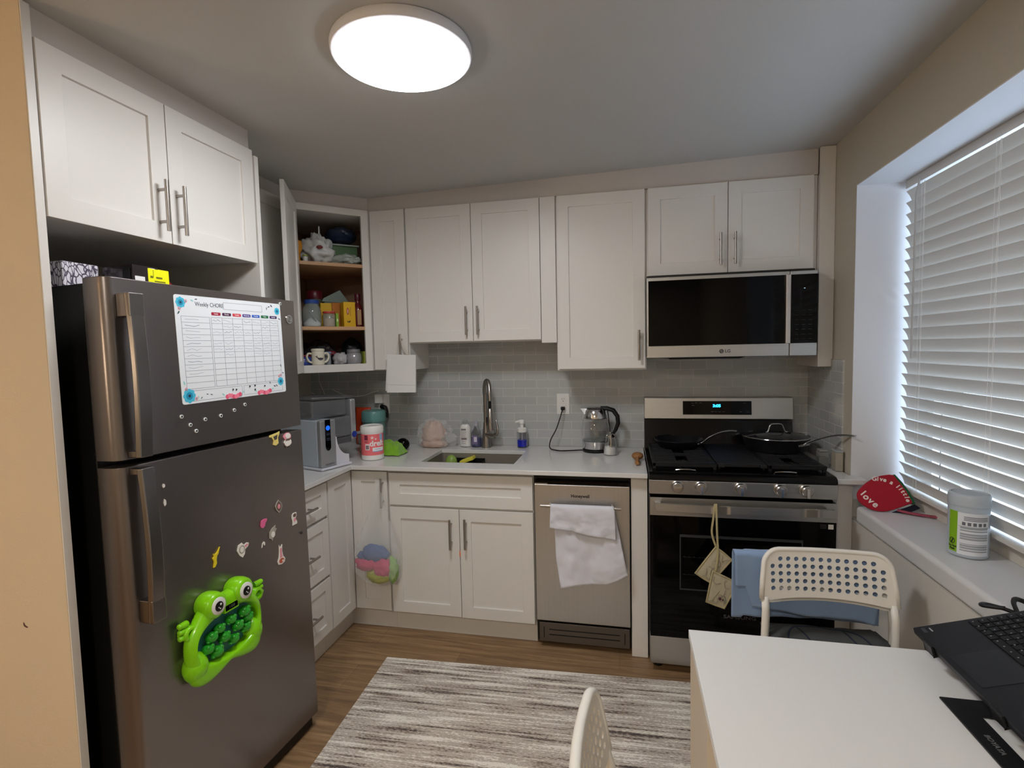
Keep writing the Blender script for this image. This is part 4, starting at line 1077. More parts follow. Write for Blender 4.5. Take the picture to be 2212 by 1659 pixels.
t = thing('power_plug', 'black plug with a thick hanging cord in the corner outlet', 'plug', (.530,-.03,1.136))
m = M(); m.tube([(.505,-.0160,1.142),(.515,-.040,1.145),(.535,-.045,1.140),(.546,-.046,1.115),(.552,-.047,1.075)], [.012,.016,.016,.012,.006], 12); m.build('plug', BLACK, t, world=True)
m = M(); m.tube([(.00+.065,-.022,1.37),(.075,-.03,1.30),(.105,-.04,1.25),(.13,-.06,1.215),(.16,-.10,1.20),(.19,-.2,1.21),(.20,-.32,1.262)], .0018, 6)
solo('white_cable','thin white cable hanging in the corner under the open cupboard','cable',m,WPLASTIC)

# ---- kettle
c = (1.857,-.135)
k = thing('electric_kettle', 'glass and steel electric kettle with a black handle on the worktop', 'kettle', (c[0],c[1],ZC))
m = M(); m.lathe([(0,.001),(.072,.001),(.074,.006),(.072,.016),(0,.017)],(c[0],c[1],ZC),36); b_ = m.build('power_base', BLACK, k, world=True)
m = M(); m.lathe([(.066,.0175),(.0705,.020),(.076,.060),(.076,.062)],(c[0],c[1],ZC),40); m.build('steel_foot', CHROME, k, world=True)
m = M(); m.lathe([(.0765,.0625),(.081,.09),(.082,.115),(.079,.145),(.072,.175),(.066,.190)],(c[0],c[1],ZC),40); m.build('glass', GLASS, k, world=True, solid=.002, soff=-1)
m = M(); m.lathe([(0,.0627),(.0715,.0627),(.0735,.068),(0,.0685)],(c[0],c[1],ZC),36); m.build('water', mat('water','9fb0b4',.05,alpha=.5), k, world=True)
m = M(); m.lathe([(.0665,.1905),(.0665,.196),(.058,.228),(.050,.240)],(c[0],c[1],ZC),40)
m.hexa([(c[0]-.058,c[1]-.03,ZC+.212),(c[0]-.04,c[1]-.03,ZC+.212),(c[0]-.04,c[1]+.03,ZC+.212),(c[0]-.058,c[1]+.03,ZC+.212),(c[0]-.083,c[1]-.010,ZC+.243),(c[0]-.03,c[1]-.022,ZC+.243),(c[0]-.03,c[1]+.022,ZC+.243),(c[0]-.083,c[1]+.010,ZC+.243)])
m.build('steel_collar', CHROME, k, world=True)
m = M(); m.lathe([(.050,.240),(.046,.246),(.030,.2485),(.024,.2495),(0,.2495)],(c[0],c[1],ZC),32); m.build('lid', mat('lid_dark','2c2c2e',.2), k, world=True)
m = M(); P = [(c[0]+.030,c[1],ZC+.243),(c[0]+.065,c[1],ZC+.243),(c[0]+.100,c[1],ZC+.232),(c[0]+.122,c[1],ZC+.200),(c[0]+.126,c[1],ZC+.160),(c[0]+.112,c[1],ZC+.122),(c[0]+.098,c[1],ZC+.100),(c[0]+.080,c[1],ZC+.095)]
m.tube(P, [.013,.014,.0145,.014,.013,.012,.009,.007], 14, flat=.9); m.build('handle', BLACK, k, world=True, angle=60)
m = M(); m.tube([(c[0]+.068,c[1]-.004,ZC+.235),(c[0]+.075,c[1]-.004,ZC+.18),(c[0]+.083,c[1]-.004,ZC+.10)], .003, 8); m.build('strap', BLACK, k, world=True)
m = M(); m.tube([(c[0]+.005,c[1],ZC+.185),(c[0]+.005,c[1],ZC+.205)], .011, 12); m.build('strainer', CHROME, k, world=True)
cb = thing('kettle_cord', 'black kettle cord running from the wall outlet down to the worktop', 'cord', (1.66,-.03,1.136))
m = M(); m.box(1.650,1.674,-.040,-.0158,1.126,1.146); m.build('plug', BLACK, cb, world=True, bevel=.004)
raw = [(1.662,-.038,1.134),(1.660,-.052,1.124),(1.648,-.065,1.08),(1.628,-.085,1.02),(1.598,-.100,.962),(1.590,-.105,.925),(1.600,-.12,.9115),(1.622,-.150,.9115),(1.66,-.172,.9115),(1.70,-.165,.9115),(1.745,-.150,.9115),(1.788,-.14,.9125)]
def smooth(p, n=6):
    p = [Vector(q) for q in p]; out = []
    for i in range(len(p)-1):
        a, b, c_, d = p[max(i-1,0)], p[i], p[i+1], p[min(i+2,len(p)-1)]
        for k in range(n):
            t_ = k/n; out.append(.5*((2*b)+(c_-a)*t_+(2*a-5*b+4*c_-d)*t_*t_+(3*b-a-3*c_+d)*t_**3))
    return out+[p[-1]]
m = M(); m.tube(smooth(raw), .0036, 8); m.build('cord', BLACK, cb, world=True)

# ---- salt shaker, spoon
c = (1.942,-.222)
t = thing('salt_shaker', 'small glass shaker with a steel spout, half full of salt', 'shaker', (c[0],c[1],ZC))
m = M(); m.lathe([(0,.001),(.038,.001),(.039,.006),(.036,.03),(.026,.085),(.022,.098)],(c[0],c[1],ZC),28); m.build('glass', GLASS, t, world=True, solid=.0015, soff=-1)
m = M(); m.lathe([(0,.003),(.0355,.003),(.0365,.007),(.034,.032),(.029,.044),(0,.050)],(c[0],c[1],ZC),26); m.build('salt', mat('salt','f2f2f2',.9), t, world=True)
m = M(); m.lathe([(.024,.097),(.024,.106),(.018,.114),(.010,.118),(.010,.124),(0,.125)],(c[0],c[1],ZC),20); m.tube([(c[0],c[1]-.012,ZC+.112),(c[0]+.004,c[1]-.024,ZC+.108),(c[0]+.004,c[1]-.026,ZC+.07),(c[0]+.003,c[1]-.030,ZC+.045)], .0045, 8)
m.build('spout', CHROME, t, world=True)
m = M(frame((2.083,-.40,ZC+.001),(1,0,0),(0,1,0)))
m.sphere((.0,.045,.022),(.030,.038,.019),18,12); m.tube([(0,.02,.018),(-.002,-.03,.014),(-.004,-.075,.012),(-.004,-.088,.012)],[.011,.010,.012,.009],12)
m.T = None
for v in m.v: v.z = max(v.z, ZC+.0006)
solo('wooden_pestle','short wooden pestle with a mushroom head on the worktop by the range','utensil',m,mat('pestle_wood','96693f',.5,var=.12,vscale=30),angle=60)

# ---- in the sink
m = M(); m.sphere((1.028,-.222,.835),(.036,.030,.050),22,14)
solo('green_bowl','light green rounded thing in the back left corner of the sink','bowl',m,mat('pale_green','8aa84c',.35))
m = M(); m.box(1.0,1.22,-.27,-.178,.825,.832); m.box(1.0,1.22,-.27,-.266,.832,.848); m.box(1.216,1.22,-.27,-.178,.832,.848); m.box(1.0,1.22,-.182,-.178,.832,.860); m.box(1.08,1.16,-.182,-.170,.700,.825)
solo('black_tray','black sink caddy at the back of the sink with a sponge on it','caddy',m,BLACK,bevel=.001)
Ts = frame((1.128,-.222,.858),(1,.15,.35),(0,1,0),(-.35,0,1)); m = M(Ts); m.box(-.042,.040,-.026,.030,-.010,.010)
solo('sponge','yellow sponge leaning on the tray in the sink','sponge',m,mat('sponge_yellow','d9d04a',.9,bump=.6,bscale=400),bevel=.004)

# ---- range top things
# left: open frying pan
def pan(name, lab, c, z, R, h, hd, hl, lid=False, base=.72, hz=.05):
    t = thing(name, lab, 'pan', (c[0],c[1],z))
    PN = mat('nonstick_pan','1b1c20',.32,.3); 
    m = M(); m.lathe([(0,.0),(R*base,.0),(R*base+.006,.002),(R*.97,h*.8),(R,h),(R-.0015,h+.002),(R-.004,h*.98),(R*base,.006),(0,.005)],(c[0],c[1],z),56); m.build('pan_body', PN, t, world=True)
    d = Vector((math.cos(hd), math.sin(hd), 0)); s0 = Vector((c[0],c[1],z+h*.72))+d*(R-.006)
    P = [s0, s0+d*.025+Vector((0,0,.010)), s0+d*(hl*.30)+Vector((0,0,hz*.46)), s0+d*(hl*.60)+Vector((0,0,hz*.84)), s0+d*(hl*.85)+Vector((0,0,hz)), s0+d*hl+Vector((0,0,hz*1.03))]
    m = M(); m.tube(smooth(P,4), .0075, 12, flat=.55); m.build('handle', CHROME, t, world=True, angle=60)
    n_ = d.cross(Vector((0,0,1)))
    m = M()
    for q in (-1, 1): m.sphere(tuple(s0+d*.004+n_*q*.011), .0045, 10, 8)
    m.build('rivet', CHROME, t, world=True)
    return t
fp = pan('frying_pan', 'small open dark frying pan on the left back burner, steel handle pointing right', (2.298,-.215), .9545, .125, .043, math.radians(-39), .20, hz=.085)
m = M(); m.sphere((2.283,-.265,.968),(.040,.028,.010),20,10,fn=crumple(0,0,44,.4,4)); 
solo('food_scraps','pale scraps of food in the small frying pan','food',m,mat('scraps','d8cf98',.7))
sp2 = pan('saute_pan', 'wide deep dark pan with a glass lid on the right back burner', (2.772,-.225), .9545, .158, .062, math.radians(-58), .275, base=.86, hz=.082)
m = M(); m.lathe([(.157,.066),(.150,.070),(.11,.080),(.05,.087),(0,.089)],(2.772,-.225,.9545),56)
ld = thing('pan_lid', 'domed glass lid with a steel loop handle on the wide pan', 'lid', (2.772,-.225,1.02))
m.build('glass_dome', mat('lid_glass','3a3d42',.04,0,alpha=.45,coat=1.0), ld, world=True)
m = M(); m.tube([(2.772+.1575*math.cos(2*PI*k/48),-.225+.1575*math.sin(2*PI*k/48),.9545+.0675) for k in range(48)], .0032, 8, closed=True, flat=1); m.build('rim', CHROME, ld, world=True)
m = M(); m.tube(smooth([(2.722,-.235,1.041),(2.733,-.235,1.045),(2.745,-.232,1.078),(2.768,-.228,1.082),(2.800,-.222,1.078),(2.815,-.22,1.045),(2.828,-.22,1.040)],4), .0052, 10, flat=.7); m.build('handle', CHROME, ld, world=True, angle=60)
m = M(); m.tube([(2.826,-.385,.998),(2.845,-.378,1.000),(2.862,-.366,1.002),(2.885,-.352,1.002)],[.012,.013,.013,.010],10,flat=.5)
m.build('bracket', CHROME, sp2, world=True)

# small jars right of the range
t = thing('spice_jar', 'square glass jar of dark spice in the corner right of the range', 'jar', (2.957,-.372,ZC))
M().box(2.905,2.948,-.440,-.395,ZC+.001,ZC+.075).build('jar', mat('jar_glass','9a9c98',.1,0,alpha=.45,coat=.8), t, world=True, bevel=.004)
M().box(2.908,2.945,-.437,-.398,ZC+.003,ZC+.050).build('spice', mat('spice','4a4a44',.8,var=.5,vscale=120), t, world=True)
M().box(2.906,2.947,-.439,-.396,ZC+.0755,ZC+.086).build('lid', mat('jar_lid','8a8c8a',.3), t, world=True, bevel=.003)
t = thing('spice_jar', 'square jar with a plain cream label in front of the dark spice jar', 'jar', (2.957,-.455,ZC))
M().box(2.952,2.983,-.505,-.450,ZC+.001,ZC+.086).build('jar', mat('cream_carton','a39c8d',.5), t, world=True, bevel=.003)
M().box(2.951,2.984,-.506,-.449,ZC+.0865,ZC+.095).build('lid', mat('jar_lid_clear','a9aeb0',.15), t, world=True, bevel=.003)
# ================================================================ INSIDE THE OPEN CUPBOARD  (frame DT: u along front, n inwards)
def DP(u, w, z=0): return DT @ Vector((u, w, z))
def dthing(name, lab, cat, u, w, z, group=None): return thing(name, lab, cat, tuple(DP(u,w,z)), group=group)
def dl(prof, u, w, z, seg=24, mis=None, m=None):
    m = m or M(); p = DP(u, w, z); m.lathe(prof, tuple(p), seg, mis=mis); return m
S1, S2, S3 = 1.4275, 1.6373, 1.9845
BAGW = mat('bag_white','d7d9d8',.45,bump=.3,bscale=30,sss=.0); 
# top shelf
t = dthing('plastic_bag', 'knotted white plastic shopping bag on the top shelf of the open cupboard', 'bag', .14,.11,S3)
m = M(); m.sphere(tuple(DP(.138,.12,S3+.075)),(.092,.075,.078),40,26,fn=crumple(0,0,5,.35,2.4))
for v in m.v: v.z = max(v.z, S3+.001)
m.build('bag', BAGW, t, world=True, angle=80)
for du, h in ((.155,.215),(.115,.175)):
    m = M(); m.tube([tuple(DP(du,.12,S3+.12)),tuple(DP(du+.004,.12,S3+.16)),tuple(DP(du+.006,.125,S3+h))],[.012,.008,.006],8,flat=.5); m.build('bag_loop', BAGW, t, world=True)
m = M(); p = DP(.140,.040,S3+.085); m.sphere(tuple(p),(.018,.016,.010),12,8); 
m.build('red_print', mat('bag_red','7d3a3c',.6), t, world=True)
t = dthing('storage_box', 'translucent greenish storage box with a pale lid, right side of the top shelf', 'box', .30,.20,S3)
m = M(DT); m.box(.222,.375,.13,.27,S3+.001,S3+.118); m.build('box', mat('green_box','5d7d58',.3,var=.25,vscale=14), t, world=True, bevel=.006)
m = M(DT); m.box(.214,.383,.122,.278,S3+.1185,S3+.128); m.build('lid', mat('pale_lid','a9b6b0',.3), t, world=True, bevel=.003)
t = dthing('storage_box', 'dark navy bundle stacked on the greenish box', 'bundle', .30,.22,S3+.13)
m = M(); m.sphere(tuple(DP(.300,.205,S3+.185)),(.085,.085,.055),26,16,fn=crumple(0,0,61,.2,3)); 
for v in m.v: v.z = max(v.z, S3+.1285)
m.build('bundle', mat('navy_film','23304a',.3,coat=.5), t, world=True, angle=60)
t = dthing('plastic_bag', 'flattened clear plastic bag lying in front of the greenish box', 'bag', .29,.08,S3)
m = M(); m.sphere(tuple(DP(.288,.075,S3+.026)),(.088,.070,.034),34,20,fn=crumple(0,0,77,.35,3))
for v in m.v: v.z = max(v.z, S3+.001)
m.build('bag', mat('frosted_bag','b9c2bb',.25,0,alpha=.8,coat=.8), t, world=True, angle=80)
m = dl([(0,.05),(.012,.045),(.020,.065),(.023,.085),(.020,.108),(.0,.118)], .030,.05,S3,18)
m.T = None; p = DP(.030,.05,S3); m.lathe([(0,.0008),(.010,.001),(.010,.052)],tuple(p),14)
solo('orange_bottle','orange-yellow rounded bottle at the left end of the top shelf','bottle',m,mat('amber','c9851a',.4))
t = dthing('pill_jar','small white jar at the left end of the top shelf','jar',.058,.030,S3)
dl([(0,.001),(.013,.001),(.013,.026),(0,.027)],.060,.028,S3,16).build('jar', mat('jar_white','c9cbc4',.3), t, world=True)
dl([(.0135,.0272),(.0135,.036),(0,.037)],.060,.028,S3,16).build('lid', mat('olive_lid','8d9a4c',.4), t, world=True)
# middle shelf
t = dthing('glass_jar', 'glass jar with a blue lid and white powder with a dark scoop, middle shelf', 'jar', .092,.09,S2)
dl([(0,.001),(.045,.001),(.050,.006),(.051,.08),(.046,.105),(.036,.122),(.036,.132)],.094,.09,S2,32).build('glass', mat('jar_glass_green','c8d6d0',.04,0,alpha=.32,coat=1.0), t, world=True)
dl([(0,.004),(.044,.004),(.046,.02),(.020,.046),(0,.055)],.094,.09,S2,28).build('powder', mat('powder','dfe2e8',.9), t, world=True)
dl([(.0385,.128),(.0390,.131),(.0390,.146),(.036,.149),(0,.149)],.094,.09,S2,32).build('lid', mat('blue_lid','2a4c9c',.4), t, world=True)
m = M(); m.tube([tuple(DP(.065,.06,S2+.086)),tuple(DP(.108,.06,S2+.030))],[.0045,.009],8,flat=.5); m.build('scoop', mat('scoop_dark','3a3a3c',.4), t, world=True)
t = dthing('red_lid_jar', 'tall jar with a dark red lid behind the blue-lidded jar', 'jar', .140,.21,S2)
dl([(0,.001),(.038,.001),(.040,.01),(.040,.165),(0,.166)],.140,.215,S2,26).build('jar', mat('murky_jar','5d5a4c',.2,coat=.5), t, world=True)
dl([(.043,.1665),(.044,.170),(.044,.205),(.040,.212),(0,.212)],.140,.215,S2,28).build('lid', mat('dark_red_lid','5c1322',.35), t, world=True)
t = dthing('glass_jar', 'short glass jar with a red checked lid, middle shelf', 'jar', .180,.065,S2)
dl([(0,.001),(.030,.001),(.033,.005),(.033,.066),(.029,.074)],.181,.068,S2,28).build('glass', mat('jar_glass_green'), t, world=True)
dl([(0,.003),(.028,.003),(.029,.045),(0,.050)],.181,.068,S2,24).build('contents', mat('nuts','b79c86',.8,var=.3,vscale=90), t, world=True)
dl([(.0335,.0745),(.0335,.084),(.030,.087),(0,.0875)],.181,.068,S2,28,mis=[0,1,0]).build('lid', [mat('check_red','b5392c',.4), mat('check_pink','d88f84',.4)], t, world=True)
def dbox(name, lab, cat, u0,u1,w0,w1,z0,z1, mt, rz=0, part=None):
    m = M(DT); m.box(u0,u1,w0,w1,z0,z1); return solo(name, lab, cat, m, mt, bevel=.0015)
dbox('tea_box','small yellow box standing behind the short glass jar','box',.150,.212,.125,.165,S2+.001,S2+.138,mat('box_yellow','d9ae14',.5,var=.1,vscale=40))
dbox('snack_box','orange-brown box in the middle of the middle shelf','box',.216,.280,.135,.19,S2+.001,S2+.142,mat('box_orange','b9701a',.5,var=.15,vscale=40))
t = dthing('cereal_box','tall yellow box with a red emblem and black dots, middle shelf','box',.29,.07,S2)
m = M(DT); m.box(.256,.322,.045,.110,S2+.001,S2+.140); m.build('carton', mat('box_bright_yellow','dcae12',.5), t, world=True, bevel=.0015)
m = M(DT); m.prism([(.279+.007*math.cos(a), S2+.088+.020*math.sin(a)) for a in [k*PI/8 for k in range(16)]], .0442, .0449, axis='y'); m.build('emblem', mat('emblem_red','a8341c',.5), t, world=True)
m = M(DT); m.prism([(.279+.0035*math.cos(a), S2+.088+.014*math.sin(a)) for a in [k*PI/8 for k in range(16)]], .0438, .0442, axis='y'); m.build('emblem_centre', mat('emblem_cream','d9b0a0',.5), t, world=True)
m = M(DT)
for u, z in ((.278,.030),(.285,.027),(.289,.032)): m.disc((u,.0449,S2+z),.0038,(0,-1,0),(1,0,0),10,0,.0004)
m.box(.292,.2935,.0444,.0449,S2+.06,S2+.11); m.build('print', mat('black_print','1e1a14',.5), t, world=True)
t = dthing('sauce_bottle','dark red bottle with a cream label at the right end of the middle shelf','bottle',.345,.06,S2)
dl([(0,.001),(.024,.001),(.026,.006),(.026,.10),(.018,.125),(.012,.135),(.012,.150)],.343,.065,S2,24).build('bottle', mat('sauce_red','5e1418',.25,coat=.5), t, world=True)
dl([(.016,.150),(.017,.152),(.017,.185),(.014,.190),(0,.190)],.343,.065,S2,20).build('cap', mat('cap_maroon','4a0f1c',.4), t, world=True)
m = M(DT); m.box(.330,.352,.0345,.0385,S2+.012,S2+.098); m.build('label', mat('sauce_label','a98a62',.5), t, world=True)
m = M(DT); m.box(.214,.228,.05,.075,S2+.001,S2+.076); m.box(.217,.225,.0494,.05,S2+.03,S2+.045,1)
solo('green_carton','narrow lime green carton between the short jar and the yellow box','box',m,[mat('lime_carton','86b234',.5), mat('lime_white','d6e6b0',.5)],bevel=.001)
m = M(DT); m.hexa([(.175,.195,S2+.152),(.335,.195,S2+.145),(.335,.28,S2+.145),(.175,.28,S2+.152),(.185,.195,S2+.172),(.280,.195,S2+.222),(.280,.26,S2+.222),(.185,.26,S2+.172)])
m.add([(.280,.195,S2+.222),(.335,.195,S2+.145),(.335,.28,S2+.145),(.280,.26,S2+.222)],[(0,1,2,3)])
m.box(.19,.32,.20,.27,S2+.001,S2+.150)
solo('grey_tub','tilted grey translucent tub lying on boxes at the back of the middle shelf','tub',m,mat('grey_tub_clear','7c8c84',.3),bevel=.002)
# bottom
t = dthing('toddler_cup','cream two-handled toddler cup with a dark whale picture','cup',.108,.040,S1)
dl([(0,.001),(.030,.001),(.0325,.004),(.034,.03),(.034,.070),(.033,.076)],.106,.046,S1,32).build('cup', mat('cup_cream','e4e0cc',.4), t, world=True)
dl([(.0345,.0765),(.0365,.080),(.0355,.087),(.028,.0905),(0,.092)],.106,.046,S1,32).build('lid', mat('cup_cream'), t, world=True)
for s_ in (-1, 1):
    m = M(DT); m.tube(smooth([(.106+s_*.031,.046,S1+.062),(.106+s_*.050,.046,S1+.064),(.106+s_*.058,.046,S1+.045),(.106+s_*.048,.046,S1+.022),(.106+s_*.031,.046,S1+.014)],4), .0055, 10); m.build('handle', mat('cup_cream'), t, world=True, angle=60)
m = M(DT); wh = [(-.015,.014),(-.013,.006),(-.007,.000),(.004,.001),(.015,-.001),(.019,.001),(.018,-.006),(.010,-.012),(.000,-.013),(-.008,-.008),(-.014,.002),(-.021,.006),(-.022,.010),(-.017,.008)]
m.prism([(.108+a, S1+.040+b) for a, b in wh], .0105, .0125, axis='y'); m.build('whale_print', mat('whale','4b464c',.6), t, world=True)
t = dthing('spread_tub','blue and red tub at the left end of the bottom shelf, behind the cream cup','tub',.045,.06,S1)
m = M(DT); m.box(.018,.078,.06,.12,S1+.001,S1+.047); m.build('tub', mat('tub_blue','23449c',.4), t, world=True, bevel=.006)
m = M(DT); m.box(.014,.082,.056,.124,S1+.0475,S1+.057); m.build('lid', mat('tub_red','8c2434',.4), t, world=True, bevel=.002)
text('lettering','Tip',.022,mat('print_white'),t, DT @ tframe((.045,.0597,S1+.026),(1,0,0),(0,0,1)))
t = dthing('grey_canister','steel-grey round jar with a lid, right end of the bottom shelf','jar',.31,.06,S1)
dl([(0,.001),(.036,.001),(.043,.010),(.045,.035),(.040,.058),(.034,.064)],.308,.065,S1,30).build('jar', mat('canister_grey','a3a3a8',.2,.3), t, world=True)
dl([(.036,.0645),(.037,.067),(.037,.080),(.034,.083),(0,.083)],.308,.065,S1,28).build('lid', mat('canister_lid','8f9094',.3,.3), t, world=True)
m = M(); m.sphere(tuple(DP(.235,.075,S1+.030)),(.042,.036,.036),30,18,fn=crumple(0,0,83,.3,2.5))
for v in m.v: v.z = max(v.z, S1+.001)
solo('white_packet','crumpled white and grey packet between the cup and the steel-grey jar','packet',m,mat('packet_grey','b7b4b8',.35,var=.25,vscale=25),angle=90)
m = dl([(0,.001),(.022,.001),(.024,.006),(.024,.058),(.020,.062),(.026,.064),(.026,.072),(0,.073)],.165,.10,S1,22,mis=[0,0,0,0,1,1,1])
solo('measuring_cup','small clear cup with a blue and white lid behind the toddler cup','cup',m,[mat('clear_grey','9aa0a6',.15), mat('lid_pale_blue','8fa0c4',.4)])
m = M(DT); m.box(.354,.359,.02,.10,S1+.001,S1+.070)
solo('green_card','thin yellow-green carton edge at the right end of the bottom shelf','box',m,mat('green_card','94a03c',.5))
m = M(); m.sphere(tuple(DP(.150,.245,S1+.060)),(.110,.085,.072),36,22,fn=crumple(0,0,91,.3,3))
for v in m.v: v.z = max(v.z, S1+.001)
solo('dark_bag','large dark translucent plastic bag at the back of the bottom shelf','bag',m,mat('dark_film','2b2a30',.25,coat=.6),angle=30)
m = M(); m.sphere(tuple(DP(.345,.235,S1+.072)),(.060,.060,.080),30,20,fn=crumple(0,0,99,.15,3))
for v in m.v: v.z = max(v.z, S1+.001)
solo('black_pouch','black round pouch in the back right of the bottom shelf','pouch',m,mat('pouch_black','121218',.4),angle=60)
m = M(); m.sphere(tuple(DP(.205,.15,S1+.062)),(.030,.024,.016),16,10)
m.box(*[0]*6) if False else None
solo('red_packet','small dark red packet resting on the white one','packet',m,mat('packet_red','7a2a34',.4))
# ================================================================ HANGING THINGS
# paper bags on the narrow cabinet handle
KR = mat('kraft_white','dfdedb',.8,bump=.15,bscale=60)
def pbag(lab, dx, dy, rz, drop):
    t = thing('paper_bag', lab, 'bag', (.80+dx,-.352+dy,1.26), group='paper bags on the narrow wall cabinet')
    T = Matrix.Translation((.812+dx,-.372+dy,1.474)) @ Matrix.Rotation(rz, 4, 'Y') @ Matrix.Rotation(.03, 4, 'Z')
    m = M(T); w, h, d = .084, .212, .010
    m.hexa([(-w,-d,-h-drop),(w,-d,-h+.005-drop),(w,d*.3,-h+.005-drop),(-w,d*.3,-h-drop),(-w,-d*.4,0),(w,-d*.4,0),(w,d*.3,0),(-w,d*.3,0)])
    m.box(-w*.99,w*.99,-d-.0008,-d+.001,-h+.045,-h+.0465)
    m.build('bag', KR, t, world=True)
    for q in (-.004, .006):
        m = M(); a = T @ Vector((-.032,q,.0)); b = T @ Vector((.040,q,.0)); 
        m.tube(smooth([tuple(a), (.776,-.352,1.535+q),(.784,-.349,1.578+q),(.794,-.349,1.578+q),(.802,-.352,1.535+q),tuple(b)],5), .0014, 6)
        m.build('twine_handle', mat('twine','d9d2c4',.8), t, world=True)
pbag('front white paper carrier bag hanging from the narrow wall cabinet handle', 0, -.010, .03, 0)
pbag('rear white paper bag, its edge fanned out left behind the front one', -.010, .012, .075, -.004)

# clear bag of coloured cloths on the base cabinet handle
t = thing('plastic_bag', 'clear plastic bag of pink, blue and green cloths hanging from the base cabinet handle', 'bag', (.765,-.68,.30))
def bagr(u, v):
    a = 2*PI*u; z = .842-.545*v
    w = .016+.110*(max(0,v-.12)**.9)*(1 if v < .82 else math.cos((v-.82)/.18*PI/2*.98)); 
    w = .014+(.112*min(1,(max(0,v-.10)/.62))**1.0)*(1.0 if v < .80 else math.cos((v-.80)/.20*PI/2*.97)**.6)
    dpt = min(.045, .010+.06*v)*(1.0 if v < .85 else math.cos((v-.85)/.15*PI/2*.9))
    cx = .787-.020*v
    k = 1+.10*fbm(math.cos(a)*1.6+4, math.sin(a)*1.6, v*5)+.10*nz(math.cos(a)*4, math.sin(a)*4, v*16)
    y = -.676+dpt*math.sin(a)*k*.9-.012*v
    return (cx+w*math.cos(a)*k, min(y, -.612), z)
m = M(); m.grid(bagr, 48, 40, wrapu=True); m.build('film', FILM2, t, world=True, recalc=False, angle=22)
def blob(name, c, r, mt, seed, amp=.22):
    m = M(); m.sphere(c, r, 28, 18, fn=crumple(0,0,seed,amp,2.6))
    for v in m.v: v.y = min(v.y, -.618)
    return m.build(name, mt, t, world=True, angle=70)
blob('blue_cloth', (.756,-.672,.452), (.072,.032,.046), mat('cloth_blue','51699c',.9), 3)
blob('blue_cloth', (.705,-.668,.440), (.050,.028,.024), mat('cloth_blue'), 13)
blob('pink_cloth', (.712,-.676,.402), (.066,.034,.036), mat('cloth_pink','cf4774',.9), 23)
blob('pink_cloth', (.800,-.680,.386), (.054,.034,.050), mat('cloth_pink'), 33)
blob('yellow_cloth', (.778,-.674,.342), (.072,.032,.040), mat('cloth_yellow','b3b53c',.9), 43)
blob('green_cloth', (.852,-.672,.375), (.026,.030,.066), mat('cloth_green','97bd72',.9), 53)

# dish towel on the dishwasher bar
TW = mat('towel_white','dfe0ea',.95,bump=.5,bscale=900,sheen=.3)
def towel(u, v):
    # v: 0 short flap hem .. .34 bar .. 1 long flap hem
    if v < .30:
        k = v/.30; z0 = .642-.048*u; z = z0+(.742-z0)*k; x = 1.673+.300*u+(-.004*(1-k)+.004*(1-k)*u*2); y = -.682-.006*math.sin(u*11+1+k*2)*(1-k)-.010*fbm(u*4,k*2,1)*(1-k*.6)
    elif v < .40:
        k = (v-.30)/.10; a = PI*k; z = .742+.0095*math.sin(a); y = -.668-.0125*math.cos(a); x = 1.672+.296*u
    else:
        k = (v-.40)/.60; z1 = .345+.073*u**1.6+.010*math.sin(u*7); z = .742+(z1-.742)*k
        x = 1.672+.296*u+k*(.042+.020*u)+.004*math.sin(k*7)*(1-u); y = -.655-.010*k*abs(math.sin(u*5.2+.6))-.012*k*math.exp(-((u-.47)**2)*60)*-1-.012*fbm(u*3.5,k*3.5,4)-.006*k-.006*abs(math.sin(u*7+k*5))*k
        y = min(y, -.626)
    return (x, y, z)
m = M(); m.grid(towel, 46, 70)
solo('dish_towel','white cotton towel folded over the dishwasher bar','towel',m,TW,solid=.003,soff=0,angle=180)

# pot holders on the oven handle
QH = mat('quilt_cream','bdb49a',.9,bump=.4,bscale=260,var=.1,vscale=18); QE = mat('quilt_binding','b3a67e',.9); QP = mat('quilt_line','8d8a7a',.9)
def potholder(lab, corners, y, loop, seed):
    t = thing('pot_holder', lab, 'pot holder', (corners[0][0], y, corners[2][1]), group='quilted pot holders on the oven handle')
    a, b, c_, d = [Vector((p[0],0,p[1])) for p in corners]   # around
    def S(u, v):
        p = (a*(1-u)+b*u)*(1-v)+(d*(1-u)+c_*u)*v
        return p
    def f(u, v):
        p = S(u, v); q = .0035*math.sin(PI*u)**.4*math.sin(PI*v)**.4+.0012*nz(u*8,v*8,seed)
        return (p.x, y-q, p.z)
    def g(u, v): p = S(u, v); return (p.x, y+.0035, p.z)
    m = M(); m.grid(f, 18, 18); m.grid(g, 2, 2); m.build('quilted_square', QH, t, world=True, angle=180)
    m = M(); e = [S(0,0),S(.5,0),S(1,0),S(1,.5),S(1,1),S(.5,1),S(0,1),S(0,.5)]; m.tube([(p.x,y,p.z) for p in e], .0042, 8, closed=True, flat=1); m.build('binding', QE, t, world=True, angle=180)
    m = M(); random.seed(seed)
    for k in range(9):
        u0, v0 = random.uniform(.15,.85), random.uniform(.15,.85); pts = []
        ang = random.uniform(0, 6.3)
        for i in range(7):
            p = S(min(.92,max(.08,u0)), min(.92,max(.08,v0))); pts.append((p.x, y-.0046, p.z)); ang += random.uniform(-.1,1.0); u0 += .09*math.cos(ang); v0 += .09*math.sin(ang)
        m.tube(pts, .0009, 5)
    m.build('printed_lines', QP, t, world=True)
    m = M(); m.tube(smooth(loop,5), .0045, 8, flat=.35, up=(0,1,0)); m.build('hanging_loop', QE, t, world=True, angle=180)
